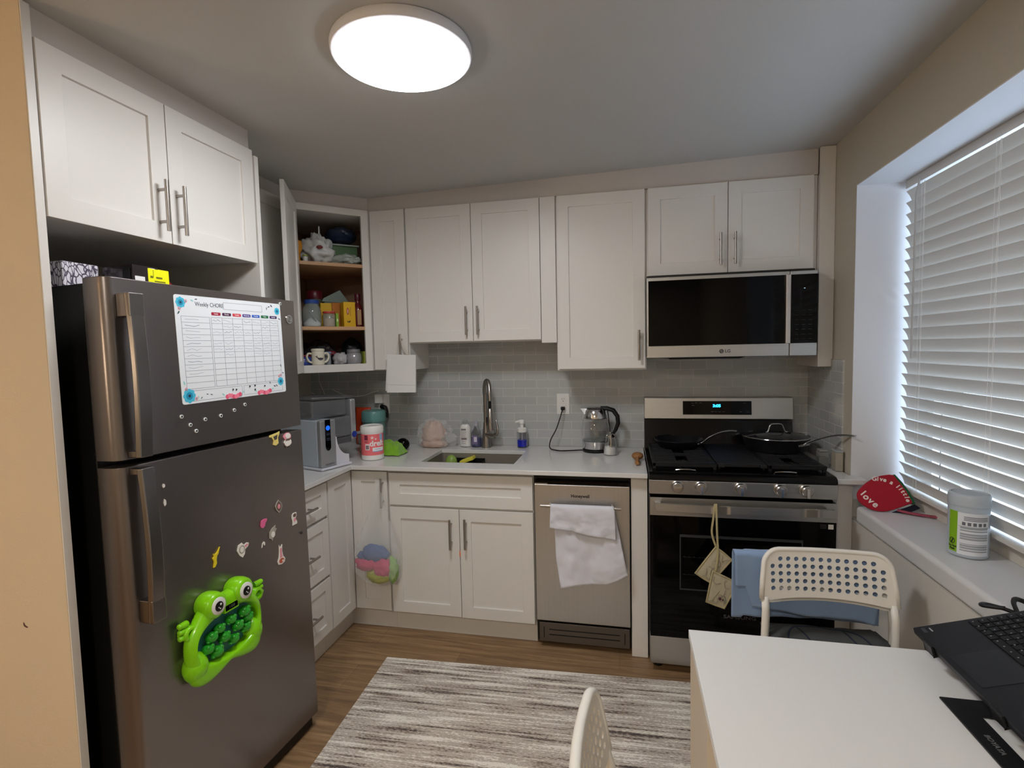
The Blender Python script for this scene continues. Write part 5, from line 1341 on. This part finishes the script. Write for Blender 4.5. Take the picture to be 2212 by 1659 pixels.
potholder('cream quilted pot holder hanging from the oven handle, upper and tilted', [(2.398,.632),(2.462,.580),(2.378,.470),(2.314,.510)], -.785,
   [(2.398,-.785,.632),(2.382,-.782,.69),(2.388,-.778,.75),(2.394,-.776,.800),(2.397,-.758,.808),(2.400,-.744,.80),(2.402,-.744,.78)], 5)
potholder('lower cream quilted pot holder with a dark berry mark, overlapping the upper one', [(2.384,.529),(2.484,.484),(2.430,.369),(2.358,.392)], -.797,
   [(2.395,-.797,.526),(2.405,-.792,.60),(2.402,-.786,.70),(2.400,-.780,.800),(2.403,-.760,.810),(2.406,-.744,.80)], 8)
bpy.data.objects['pot_holder.001']
m = M(); m.sphere((2.412,-.8022,.412),(.006,.001,.007),10,8); m.sphere((2.424,-.8022,.408),(.004,.001,.005),8,6)
m.build('berry_print', mat('berry','5c3a44',.9), bpy.data.objects['pot_holder.001'], world=True)

# ================================================================ RUG
RM = bpy.data.materials.new('striped_rug'); RM.use_nodes = True; nt = RM.node_tree; b = nt.nodes['Principled BSDF']
tc = node(nt,'ShaderNodeTexCoord'); mp = node(nt,'ShaderNodeMapping'); mp.inputs['Scale'].default_value = (1.0,34,1); nt.links.new(tc.outputs['Object'], mp.inputs['Vector'])
n1 = node(nt,'ShaderNodeTexNoise'); n1.inputs['Scale'].default_value = 1.6; n1.inputs['Detail'].default_value = 5; n1.inputs['Roughness'].default_value = .62; nt.links.new(mp.outputs[0], n1.inputs['Vector'])
mp2 = node(nt,'ShaderNodeMapping'); mp2.inputs['Scale'].default_value = (48,150,1); nt.links.new(tc.outputs['Object'], mp2.inputs['Vector'])
n2 = node(nt,'ShaderNodeTexNoise'); n2.inputs['Scale'].default_value = 1.5; n2.inputs['Detail'].default_value = 2; nt.links.new(mp2.outputs[0], n2.inputs['Vector'])
mp3 = node(nt,'ShaderNodeMapping'); mp3.inputs['Scale'].default_value = (3.2,14,1); nt.links.new(tc.outputs['Object'], mp3.inputs['Vector'])
n3 = node(nt,'ShaderNodeTexNoise'); n3.inputs['Scale'].default_value = 1.3; n3.inputs['Detail'].default_value = 3; nt.links.new(mp3.outputs[0], n3.inputs['Vector'])
def lmath(op, a, b_): 
    q = node(nt,'ShaderNodeMath',_operation=op)
    for i, x in enumerate((a, b_)):
        if isinstance(x, (int, float)): q.inputs[i].default_value = x
        else: nt.links.new(x, q.inputs[i])
    return q.outputs[0]
sm = lmath('ADD', lmath('MULTIPLY', n1.outputs['Fac'], .58), lmath('ADD', lmath('MULTIPLY', n2.outputs['Fac'], .25), lmath('MULTIPLY', n3.outputs['Fac'], .26)))
cr = node(nt,'ShaderNodeValToRGB'); cr.color_ramp.interpolation = 'LINEAR'; e = cr.color_ramp.elements
e[0].position = .43; e[0].color = lin('4d4747'); e[1].position = .60; e[1].color = lin('eee9e0')
for p, c_ in ((.458,'6c625d'),(.48,'968475'),(.505,'aaa095'),(.54,'d2cabf'),(.560,'b0a498'),(.580,'d8d1c6')): k_ = e.new(p); k_.color = lin(c_)
nt.links.new(sm, cr.inputs[0]); nt.links.new(cr.outputs[0], b.inputs['Base Color']); b.inputs['Roughness'].default_value = .95
bp = node(nt,'ShaderNodeBump'); bp.inputs['Strength'].default_value = .6; bp.inputs['Distance'].default_value = .004; nt.links.new(n2.outputs['Fac'], bp.inputs['Height']); nt.links.new(bp.outputs[0], b.inputs['Normal'])
m = M(); m.box(0,2.05,-1.55,0,.0008,.009)
solo('striped_rug','large grey and cream distressed striped rug on the wood floor','rug',m,RM,loc=(.879,-.829,0),rot=(0,0,math.radians(2.35)),bevel=.003)

# ================================================================ TABLE
TBW = mat('table_white','e6e6e5',.42); TBS = mat('table_edge','d8c7ae',.5)
tb = thing('dining_table', 'plain white rectangular table with the laptop on it, cut off by the picture edge', 'table', (2.58,-2.3,0))
m = M(); m.box(2.186,2.975,-2.92,-1.693,.719,.740); m.build('tabletop', TBW, tb, world=True, bevel=.0012)
for y0, y1 in ((-1.998,-1.700),(-2.91,-2.61)):
    m = M(); m.box(2.190,2.212,y0,y1,.0115,.7185); m.build('leg_panel', mat('table_panel','d8c9b4',.5), tb, world=True, bevel=.001)
for y in (-1.71,-2.90):
    m = M(); m.box(2.92,2.965,y-.02,y+.02,.001,.7185); m.build('leg', TBW, tb, world=True, bevel=.002)
m = M(); m.box(2.213,2.96,-2.33,-2.30,.66,.7185); m.build('rail', TBW, tb, world=True)

# ---- laptop on a stand
th = math.radians(15.5); LT = frame((2.700,-1.709,.800),(math.cos(th),0,math.sin(th)),(0,-1,0),(-math.sin(th),0,math.cos(th)))   # u depth, n along the front edge, z up
lp = thing('laptop', 'open black laptop raised on a folding stand on the white table', 'laptop', (2.82,-1.89,.80))
LB = mat('laptop_black','16171c',.42)
M(LT).box(0,.238,0,.362,-.013,.003).build('base', LB, lp, world=True, bevel=.003)
m = M(LT)
for r in range(6):
    u0 = .112+r*.0195; n0 = .013; widths = {0:[.026,.018,.018,.018,.095,.018,.018,.018,.018,.018,.018]}.get(r, [.018+.005*((r*3)%3)*.5]+[.0178]*13+[.030])
    y = n0
    for w_ in widths:
        if y+w_ > .350: break
        m.box(u0,u0+(.0165 if r < 5 else .011),y,y+w_-.0026,.0031,.0052); y += w_+.0006
kb = m.build('keyboard', mat('key_black','0e0f13',.5), lp, world=True)
m = M(LT)
random.seed(9)
for r in range(6):
    for c_ in range(16):
        y = .0165+c_*.0208; u = .118+r*.0195
        if y < .34: m.box(u,u+.0028,y,y+.003,.0053,.0055)
m.build('key_print', mat('key_print','9a9aa2',.5), lp, world=True)
m = M(LT); m.box(.012,.106,.125,.235,.0031,.0036); m.build('touchpad', mat('pad_black','1b1c21',.3), lp, world=True)
m = M(LT); m.box(.012,.020,.010,.030,.0031,.0034); m.build('sticker', mat('sticker_dim','3b3c44',.4), lp, world=True)
m = M(LT); m.box(.028,.031,.014,.029,.0031,.0035); m.build('sticker_bar', mat('sticker_light','a9a9ad',.4), lp, world=True)
# screen, hinged at the far side
hp = LT @ Vector((.238,0,.004)); ts = math.radians(72); ST = frame(tuple(hp),(math.cos(ts),0,math.sin(ts)),(0,-1,0),(-math.sin(ts),0,math.cos(ts)))
M(ST).box(.004,.232,0,.362,-.004,.003).build('screen_shell', LB, lp, world=True, bevel=.002)
M(ST).box(.012,.224,.008,.354,.0031,.0036).build('display', mat('screen_dark','101318',.1), lp, world=True)
st = thing('laptop_stand', 'black metal laptop stand with an open flat base on the white table', 'stand', (2.80,-2.0,.741))
SB = mat('stand_black','17181b',.45)
m = M(); x0, x1, y0, y1, w_ = 2.668, 2.945, -2.125, -1.885, .047
m.v = []; sl = slab([x0,x0+w_,x1-w_,x1],[y0,y0+w_,y1-w_-.006,y1], lambda i, j: not (i == 1 and j == 1), .7405, .7445)
sl.build('base_frame', SB, st, world=True, bevel=.001)
text('brand_lettering', 'BOYATA', .013, mat('stand_print','6b6b6e',.5), st, tframe((2.690,-2.020,.7447),(0,-1,0),(1,0,0)), bold=.0003)
p1 = LT @ Vector((.06,.18,-.016)); p2 = LT @ Vector((.17,.18,-.016))
m = M(LT); m.box(.005,.215,.045,.090,-.0175,-.0135); m.box(.005,.215,.270,.315,-.0175,-.0135); m.box(.09,.13,.045,.315,-.0175,-.0135)
for n_ in (.058,.285): m.box(-.006,-.001,n_,n_+.035,-.0175,.008); m.box(-.006,.01,n_,n_+.035,-.0175,-.0135)
m.build('platform', SB, st, world=True, bevel=.001)
m = M()
for y in (-1.93,-2.08): m.hexa([(2.80,y-.004,.7447),(2.86,y-.004,.7447),(2.86,y+.004,.7447),(2.80,y+.004,.7447),(2.77,y-.004,.800),(2.83,y-.004,.818),(2.83,y+.004,.818),(2.77,y+.004,.800)])
m.build('strut', SB, st, world=True)

# ================================================================ CHAIRS
from mathutils.geometry import delaunay_2d_cdt
def backrest_mesh(holes=True):
    hw, h = .203, .163
    out = []
    def arc(cx, cz, r, a0, a1, n=7): return [(cx+r*math.cos(math.radians(a0+(a1-a0)*k/n)), cz+r*math.sin(math.radians(a0+(a1-a0)*k/n))) for k in range(n+1)]
    out += [(hw,0)]+[(hw,.06)]+arc(hw-.058,h-.052,.052,0,90)+[(x,h) for x in (.10,.05,0,-.05,-.10)]+arc(-hw+.058,h-.052,.052,90,180)+[(-hw,.06),(-hw,0)]
    out += [(-.168,0)]+[(x,.011*(1-(x/.168)**2)) for x in (-.14,-.11,-.08,-.04,0,.04,.08,.11,.14)]+[(.168,0)]
    # corners nudged to the real outline
    V = [Vector(p) for p in out]; E = [(i,(i+1)%len(out)) for i in range(len(out))]; H = []
    P = .0256
    for r in range(5):
        cols = 14
        for c_ in range(cols):
            if r == 0 and c_ in (0, 13): continue
            H.append(((c_-6.5)*P, h-.031-r*P*.93))
    R = .0078
    for cx, cz in H:
        o = len(V); n = 10
        V += [Vector((cx+R*math.cos(2*PI*k/n), cz+R*math.sin(2*PI*k/n))) for k in range(n)]
        E += [(o+k, o+(k+1)%n) for k in range(n)]
    for k in range(13):
        V.append(Vector((-.19+k*.0317, h-.012)))
    vo, eo, fo, *_ = delaunay_2d_cdt(V, E, [], 1, 1e-6)
    from mathutils.geometry import intersect_point_tri_2d
    def inside(p):
        c_ = False; j = len(out)-1
        for i in range(len(out)):
            if (out[i][1] > p.y) != (out[j][1] > p.y) and p.x < (out[j][0]-out[i][0])*(p.y-out[i][1])/(out[j][1]-out[i][1])+out[i][0]: c_ = not c_
            j = i
        return c_
    fs = []
    for f in fo:
        c_ = sum((vo[i] for i in f), Vector((0,0)))/len(f)
        if not inside(c_): continue
        if any((c_.x-a)**2+(c_.y-b_)**2 < (R*.93)**2 for a, b_ in H): continue
        fs.append(list(f))
    return vo, fs, out
BV, BF, BO = backrest_mesh()
def bmap(x, z, off=0.0): return (x*(1+.02*(z < .03)), .200+.028*(z/.163)+.020*(1-(x/.2)**2)+off, .598+z)
def make_chair(lab, loc, rz, group=None):
    t = thing('folding_chair', lab, 'chair', loc, (0,0,rz), group)
    m = M(); m.add([bmap(p.x, p.y) for p in BV], BF)
    m.build('backrest', CREAMP, t, bsolid=.0045, angle=40)
    m = M(); edge = [p for p in BO]
    top = [p for p in edge if p[1] > .0005 and (abs(p[0]) > .19 or p[1] > .05)]
    pts = [(.203,0)]+[p for p in BO[1:] if not (p[1] <= .031 and abs(p[0]) < .17)]
    pts = BO[:BO.index((-.203,0))+1]
    m.tube([bmap(p[0]*.985, p[1]-.003 if p[1] > .1 else p[1], .008) for p in pts], .0110, 12, flat=.8)
    m.build('rim', CREAMP, t, angle=180)
    for s in (-1, 1):
        m = M(); m.tube([(s*.193,.212,.604),(s*.194,.200,.56),(s*.197,.205,.42),(s*.208,.245,.013)], .0115, 14); m.build('leg', CREAMP, t, angle=180)
        m = M(); m.tube([(s*.180,.10,.435),(s*.190,-.10,.425),(s*.200,-.165,.40),(s*.205,-.215,.013)], .0115, 14); m.build('leg', CREAMP, t, angle=180)
    m = M(); m.prism(rr(-.185,.185,-.215,.165,.05), .436, .452); m.build('seat', CREAMP, t, bevel=.005)
    m = M(); m.tube([(-.19,-.10,.425),(.19,-.10,.425)], .009, 10); m.build('stretcher', CREAMP, t)
    return t
make_chair('white perforated chair at the near side of the table edge, only its backrest in view', (2.190,-2.180,0), PI/2)
c1 = make_chair('white perforated chair with a dark garment on its seat, in front of the range', (2.677,-1.450,.033), 0)
c2 = make_chair('white chair stacked behind the front one, covered by the blue towel', (2.692,-1.400,0), 0)
# blue towel over the rear backrest
BT = mat('towel_blue','8ba6cc',.95,bump=.6,bscale=500,sheen=.3,stretch=(1,1,6))
def bt(u, v):
    x = 2.396+.476*u
    yb = -1.178+.020*(1-((x-2.69)/.2)**2)*(abs(x-2.69)<.2)
    fold = .006*math.sin(u*23)+.006*fbm(u*5, v*3, 2)
    if v < .45:
        k = 1-v/.45; z1 = .572-.036*u+.006*math.sin(u*9); z = .760+(z1-.760)*k
        if u < .07: z = .757+(.645-.757)*k
        x += .030*k*(.5-u)*1.4 if u > .07 else 0.004*k; x -= .035*k*max(0,u-.7)*3*0.4
        y = yb-.015+.004*k+fold*.3
    elif v < .55:
        k = (v-.45)/.10; a = PI*k; z = .760+.010*math.sin(a) if u >= .07 else .757+.010*math.sin(a); y = yb-.015*math.cos(a)+.014*k
    else:
        k = (v-.55)/.45; z = (.760 if u >= .07 else .752)+(.52-.767)*k; y = yb+.034+.01*k+fold*.5
    return (x, y, z)
m = M(); m.grid(bt, 60, 60)
solo('blue_towel','light blue ribbed towel draped over the rear stacked chair','towel',m,BT,solid=.0035,soff=0,angle=180)
# dark garment on the seat
GM = mat('garment_dark','4b4d4d',.95,bump=.4,bscale=500,var=.05,vscale=20)
def gz(u, v):
    x = 2.500+.392*u; y = -1.640+.535*v
    z = .486+.022*math.exp(-((v-.86)/.12)**2)+.006*fbm(u*4, v*4, 3)
    e = min(u, 1-u)*9; z -= .030*max(0, 1-e); 
    if v > .93: z -= (v-.93)*.55
    x += .0*v; x -= .05*max(0, v-.80)*4*max(0, u-.75)*1.6
    return (x, y, max(z, .4785))
m = M(); m.grid(gz, 44, 50)
g = thing('folded_garment', 'dark grey garment with a navy car outline lying on the chair seat', 'clothing', (2.69,-1.4,.478))
m.build('cloth', GM, g, world=True, solid=.004, soff=-1, angle=180)
m = M()
def gl(pts):
    P = []
    for x, y in smooth([(p[0],p[1],0) for p in pts],5) if len(pts) > 2 else [(p[0],p[1],0) for p in pts] and [Vector((pts[0][0]+(pts[1][0]-pts[0][0])*k/6, pts[0][1]+(pts[1][1]-pts[0][1])*k/6, 0)) for k in range(7)]:
        pass
def gline(pts, w_=.0035):
    P = smooth([(p[0],p[1],0) for p in pts], 6); Q = []
    for p in P:
        u = (p.x-2.500)/.392; v = (p.y+1.640)/.535; q = gz(u, v); Q.append((q[0], q[1], q[2]+.0006))
    m.tube(Q, w_, 6, flat=.3)
gline([(2.545,-1.40),(2.556,-1.25),(2.585,-1.180),(2.63,-1.168),(2.70,-1.168),(2.755,-1.178),(2.80,-1.215),(2.84,-1.30)])
gline([(2.60,-1.170),(2.618,-1.22),(2.640,-1.29)]); gline([(2.742,-1.175),(2.765,-1.23),(2.790,-1.30)]); gline([(2.56,-1.30),(2.70,-1.30),(2.84,-1.31)])
m.build('car_print', mat('print_navy','232b3c',.9), g, world=True)

# ================================================================ WINDOW SILL THINGS
ZS = .7955
c = (3.118,-1.150)
t = thing('wipes_canister', 'translucent grey canister with a green and white label on the window sill', 'canister', (c[0],c[1],ZS))
R_ = .049
m = M(); m.lathe([(0,.001),(R_-.003,.001),(R_,.004),(R_,.128),(R_-.001,.134)],(c[0],c[1],ZS),40); m.build('body', mat('frosted_grey','b4bfca',.3), t, world=True)
m = M(); m.lathe([(R_+.001,.1345),(R_+.0015,.139),(R_+.0015,.158),(R_-.001,.163),(R_-.006,.165),(R_-.008,.162),(0,.161)],(c[0],c[1],ZS),40); m.build('lid', mat('frosted_lid','b9c3cc',.25), t, world=True)
fa = math.atan2(-3.109-c[1], 2.029-c[0])+.04
wrapboxes('label', [(-.052,-.027,.013,.120,.0006,0),(-.027,.052,.010,.119,.0006,1)], [mat('label_green','86b81e',.5), mat('label_white','e4e8ee',.5)], t, R_)
bx = []
random.seed(4)
for k, (y, h_) in enumerate([(.108,.0018),(.104,.0018),(.100,.0018),(.078,.0050),(.072,.0035),(.062,.0045),(.056,.0045),(.050,.0045),(.038,.0018),(.032,.0045),(.026,.0045),(.020,.0035)]):
    bx.append((-.020 if k > 2 else -.012, .048, y, y+h_, .0009, 2 if k < 3 else 3))
for k in range(5): bx.append((-.016+k*.0125, -.008+k*.0125, .087, .0955, .0009, 2))
bx.append((-.024,.050,.0835,.0842,.0009,2))
wrapboxes('label_print', bx, [PAPER, PAPER, mat('print_mid','6b7078',.6), mat('print_pale','a2a8ae',.6)], t, R_)
m = M(); m.tube([(-.0405+.0075*math.cos(2*PI*k/18), .040+.0095*math.sin(2*PI*k/18)*.8, .001) for k in range(18)], .0009, 5, closed=True); m.tube([(-.045,.034,.001),(-.036,.046,.001)], .0009, 5); m.tube([(-.0405,.035,.001),(-.0405,.040,.001),(-.038,.045,.001)], .0016, 5)
o = m.build('disposal_symbol', mat('print_dark'), t, smooth=False); wrap(o, None, R_)
wraptext('Do Not', .0075, mat('print_dark'), t, -.0400, .0265, R_+.0003, bold=.0003); wraptext('Flush', .0075, mat('print_dark'), t, -.0400, .0195, R_+.0003, bold=.0003)
t.location = (3.108,-1.168,ZS); t.scale = (1.08,1.08,1.24)

# red oven mitt leaning at the far end of the sill
MT = frame((2.975,-.715,.800), (1,.06,0), (0,-1,.30))       # local: x right, n = facing out, z up the mitt
t = thing('oven_mitt', 'red mitt with white Give a little love lettering on the window sill', 'oven mitt', (3.05,-.70,ZS))
MTF = tframe((2.970,-.725,.7975), (1,-.05,0), (0,.34,.94))
RED = mat('mitt_red','a8182c',.85,bump=.4,bscale=500); GRNT = mat('mitt_green','1e5a38',.85)
po = [(-.006,.048),(-.004,.078),(.030,.116),(.072,.142),(.104,.150),(.120,.138)]
op = smooth([(a,b,0) for a, b in [(.118,.150),(.075,.140),(.030,.112),(-.004,.075),(-.008,.045),(.010,.020),(.045,.002),(.090,.000),(.150,.022)]],5)
outline = [(p.x, p.y) for p in op]+[(.192,.040),(.176,.085),(.158,.118),(.136,.148)]
m = M(MTF); m.prism(outline, .0, .012); m.build('mitt', RED, t, world=True, bevel=.004)
m = M(MTF); m.prism([(.197,.036),(.179,.085),(.160,.120),(.137,.152),(.130,.148),(.150,.117),(.169,.083),(.186,.034)], -.001, .0135); m.build('green_trim', GRNT, t, world=True, bevel=.003)
MWH = mat('mitt_print','f0e6e0',.8)
def arct(s, cx, cy, R, a0, step, size, nm):
    T0 = []
    for i, ch in enumerate(s):
        if ch == ' ': continue
        a = math.radians(a0-step*i); px, py = cx+R*math.cos(a), cy+R*math.sin(a)
        up = (math.cos(a), math.sin(a), 0); right = (math.sin(a), -math.cos(a), 0)
        T0.append((ch, MTF @ tframe((px,py,.0125), right, up)))
    bm = bmesh.new(); 
    for ch, T in T0:
        o = text('tmp', ch, size, MWH, None, T, world=False, bold=.0007, shear=.15); bm.from_mesh(o.data); me_ = o.data; bpy.data.objects.remove(o); bpy.data.meshes.remove(me_)
    me = bpy.data.meshes.new(nm); inv = t.matrix_basis.inverted(); bm.transform(inv); bm.to_mesh(me); bm.free(); me.materials.append(MWH)
    o = bpy.data.objects.new(nm, me); COL.objects.link(o); o.parent = t
arct('Give a little', .072, .030, .100, 97, 7.2, .024, 'curved_lettering')
for i, (ch, x, y) in enumerate((('l',.012,.070),('o',.022,.055),('v',.037,.040),('e',.052,.026))):
    text('love_lettering', ch, .036, MWH, t, MTF @ tframe((x,y,.0125),(.75,-.66,0),(.66,.75,0)), bold=.0010, shear=.15)
m = M(); m.tube(smooth([(3.10,-.735,.807),(3.14,-.760,.803),(3.19,-.790,.803),(3.225,-.800,.8035)],5), .012, 10, flat=.35); m.build('hanging_strap', mat('strap_pattern','a3495a',.85,var=.5,vscale=60), t, world=True, angle=180)
m = M(MTF); m.prism([(.110,-.003),(.196,.034),(.215,.020),(.165,-.004)], -.004, .002); m.build('dark_lining', mat('lining_navy','1a1d30',.9), t, world=True)

# black cable on the sill behind the laptop
raw = [(2.93,-1.640,.835),(2.900,-1.612,.826),(2.918,-1.585,.818),(2.955,-1.590,.812),(2.990,-1.620,.806),(3.02,-1.65,.804),(3.06,-1.64,.804),(3.05,-1.60,.804),(3.03,-1.56,.815),(3.00,-1.56,.825),(2.975,-1.60,.822),(2.965,-1.66,.812),(3.00,-1.80,.803),(3.05,-2.0,.803)]
m = M(); m.tube(smooth(raw,7), .0062, 10, flat=.8)
solo('power_cable','black cable coiled on the window sill behind the laptop','cable',m,mat('cable_black','111115',.5),angle=180)

# ================================================================ BLINDS
BLM = mat('blind_slat','cfccc6',.5); 
bl = thing('window_blind', 'large white horizontal slat blind closed over the window', 'blind', (3.18,-1.45,.87))
BY0, BY1 = -.590, -2.335
M().box(3.168,3.222,BY1,-.578,2.118,2.1525).build('headrail', mat('headrail_white','d4d1cd',.45), bl, world=True, bevel=.002)
m = M()
for i in range(26):
    zt = 2.106-.047*i; N = 6; top = []; botv = []
    for k in range(N+1):
        a = k/N; x = 3.1655+.0235*a; z = zt-.0485*a; cr_ = .0038*math.sin(PI*a)
        nx, nz_ = -.82, -.56
        top.append((x+nx*cr_*-1, z+nz_*cr_*-1*1.0))
    vs = []
    for (x, z) in top: vs.append((x, BY0, z)); vs.append((x, BY1, z))
    for (x, z) in top: vs.append((x+.0020, BY0, z+.0013)); vs.append((x+.0020, BY1, z+.0013))
    fs = []; K = 2*(N+1)
    for k in range(N):
        fs.append((2*k,2*k+1,2*k+3,2*k+2)); fs.append((K+2*k,K+2*k+2,K+2*k+3,K+2*k+1))
        fs.append((2*k,2*k+2,K+2*k+2,K+2*k)); fs.append((2*k+1,K+2*k+1,K+2*k+3,2*k+3))
    fs.append((0,K,K+1,1)); fs.append((2*N,2*N+1,K+2*N+1,K+2*N))
    m.add(vs, fs)
m.build('slats', BLM, bl, world=True)
M().box(3.160,3.208,BY1,BY0,.862,.876).build('bottom_rail', BLM, bl, world=True, bevel=.002)
m = M(); m.tube([(3.160,-.700,2.115),(3.152,-.698,2.07),(3.150,-.697,1.42)], .0040, 6); m.tube([(3.160,-.700,2.13),(3.160,-.700,2.105)], .003, 6)
m.build('tilt_wand', mat('wand','c9c6c2',.2,0,alpha=.75), bl, world=True)
for yy in (-.735,-1.16,-1.60,-2.05):
    m = M()
    for off in (-.004,.004): 
        for i in range(26):
            zt = 2.106-.047*i; m.tube([(3.1628,yy+off*.5,zt+.002),(3.1628,yy+off*1.1,zt-.045)], .0007, 4)
    m.tube([(3.1632,yy+.022,2.115),(3.1632,yy+.022,.876)], .0006, 4)
    m.build('ladder_cord', mat('cord_white','eceae6',.6), bl, world=True)

# mark on the warm wall
m = M(frame((.6186,-2.168,.863),(0,1,0),(1,0,0))); m.prism([(-.0035,.006),(-.002,.004),(.0,-.003),(.004,-.009),(.006,-.011),(.003,-.012),(-.002,-.006),(-.004,.0)], 0, .0008, axis='y')
o = m.build('trim_12', mat('wall_scuff','6a4438',.8)); o['kind'] = 'structure'
# ================================================================ LIGHT
w = bpy.data.worlds.new('world'); sc.world = w; w.use_nodes = True
bg = w.node_tree.nodes['Background']; bg.inputs['Color'].default_value = lin('c9e0fb'); bg.inputs['Strength'].default_value = 2.1
# daylight portal at the window
pd = bpy.data.lights.new('window_portal', 'AREA'); pd.shape = 'RECTANGLE'; pd.size = 1.75; pd.size_y = 1.30; pd.cycles.is_portal = True
po_ = bpy.data.objects.new('window_portal', pd); COL.objects.link(po_); po_.location = (3.30,-1.455,1.475); po_.rotation_euler = (0, math.radians(90), 0)
# assumed warm lamp, unseen behind the viewer, added to light the hall wall
assumed_lamp = thing('assumed_floor_lamp', 'assumed warm floor lamp standing in the hall, out of the picture', 'lamp', (-.35,-3.75,.0))
m = M(); m.lathe([(.14,.001),(.14,.02),(.015,.03),(.012,1.42)],(0,0,0),24); m.build('pole', BLACK, assumed_lamp)
m = M(); m.lathe([(.17,1.40),(.13,1.66)],(0,0,0),32)
m.lathe([(.13,1.66),(.0,1.66)],(0,0,0),32)
m.build('lamp_shade', mat('assumed_lamp_shade','fff2dc',.5,emis=11.0,emcol='ffe4c2'), assumed_lamp)
bulb = bpy.data.lights.new('room_bulb', 'AREA'); bulb.shape = 'DISK'; bulb.size = .38; bulb.energy = 5.0; bulb.color = (.97,.985,1.0)
bo = bpy.data.objects.new('room_bulb', bulb); COL.objects.link(bo); bo.location = (1.392,-1.612,2.333)

fill_lamp = thing('ceiling_lamp', 'added round fill lamp on the ceiling, unseen behind the viewer', 'lamp', (1.55,-4.15,2.370))  # added out of view to lift the light on the lower cabinet fronts
m = M(); m.lathe([(.19,.004),(.200,.002),(.203,-.006),(.203,-.018),(.200,-.026),(.194,-.028)], seg=40); m.build('rim', mat('lamp_rim'), fill_lamp)
m = M(); m.lathe([(.1935,-.0275),(.1935,-.030),(.15,-.036),(.0,-.038)], seg=40); m.build('diffuser', mat('fill_lamp_diffuser','ffffff',.5,emis=52.0,emcol='fff5e6'), fill_lamp)
# ================================================================ CAMERA
yaw, pitch, roll, F = .2144, -.0671, -.0220, 1136.3
f = Vector((-math.sin(yaw)*math.cos(pitch), math.cos(yaw)*math.cos(pitch), math.sin(pitch)))
r = Vector((math.cos(yaw), math.sin(yaw), 0)); u = r.cross(f)
r2 = math.cos(roll)*r+math.sin(roll)*u; u2 = math.cos(roll)*u-math.sin(roll)*r
cam = bpy.data.cameras.new('camera'); cam.sensor_fit = 'HORIZONTAL'; cam.sensor_width = 36; cam.lens = 36*F/2212; cam.clip_start = .02
co = bpy.data.objects.new('camera', cam); COL.objects.link(co)
mw_ = Matrix.Identity(4)
for k in range(3): mw_[k][0] = r2[k]; mw_[k][1] = u2[k]; mw_[k][2] = -f[k]
mw_[0][3], mw_[1][3], mw_[2][3] = 2.029, -3.109, 1.4944
co.matrix_world = mw_
sc.camera = co
vs_ = sc.view_settings; sc.display_settings.display_device = 'sRGB'
vs_.view_transform = 'Standard'; vs_.look = 'None'; vs_.gamma = 1; vs_.use_curve_mapping = False; vs_.exposure = 0.86
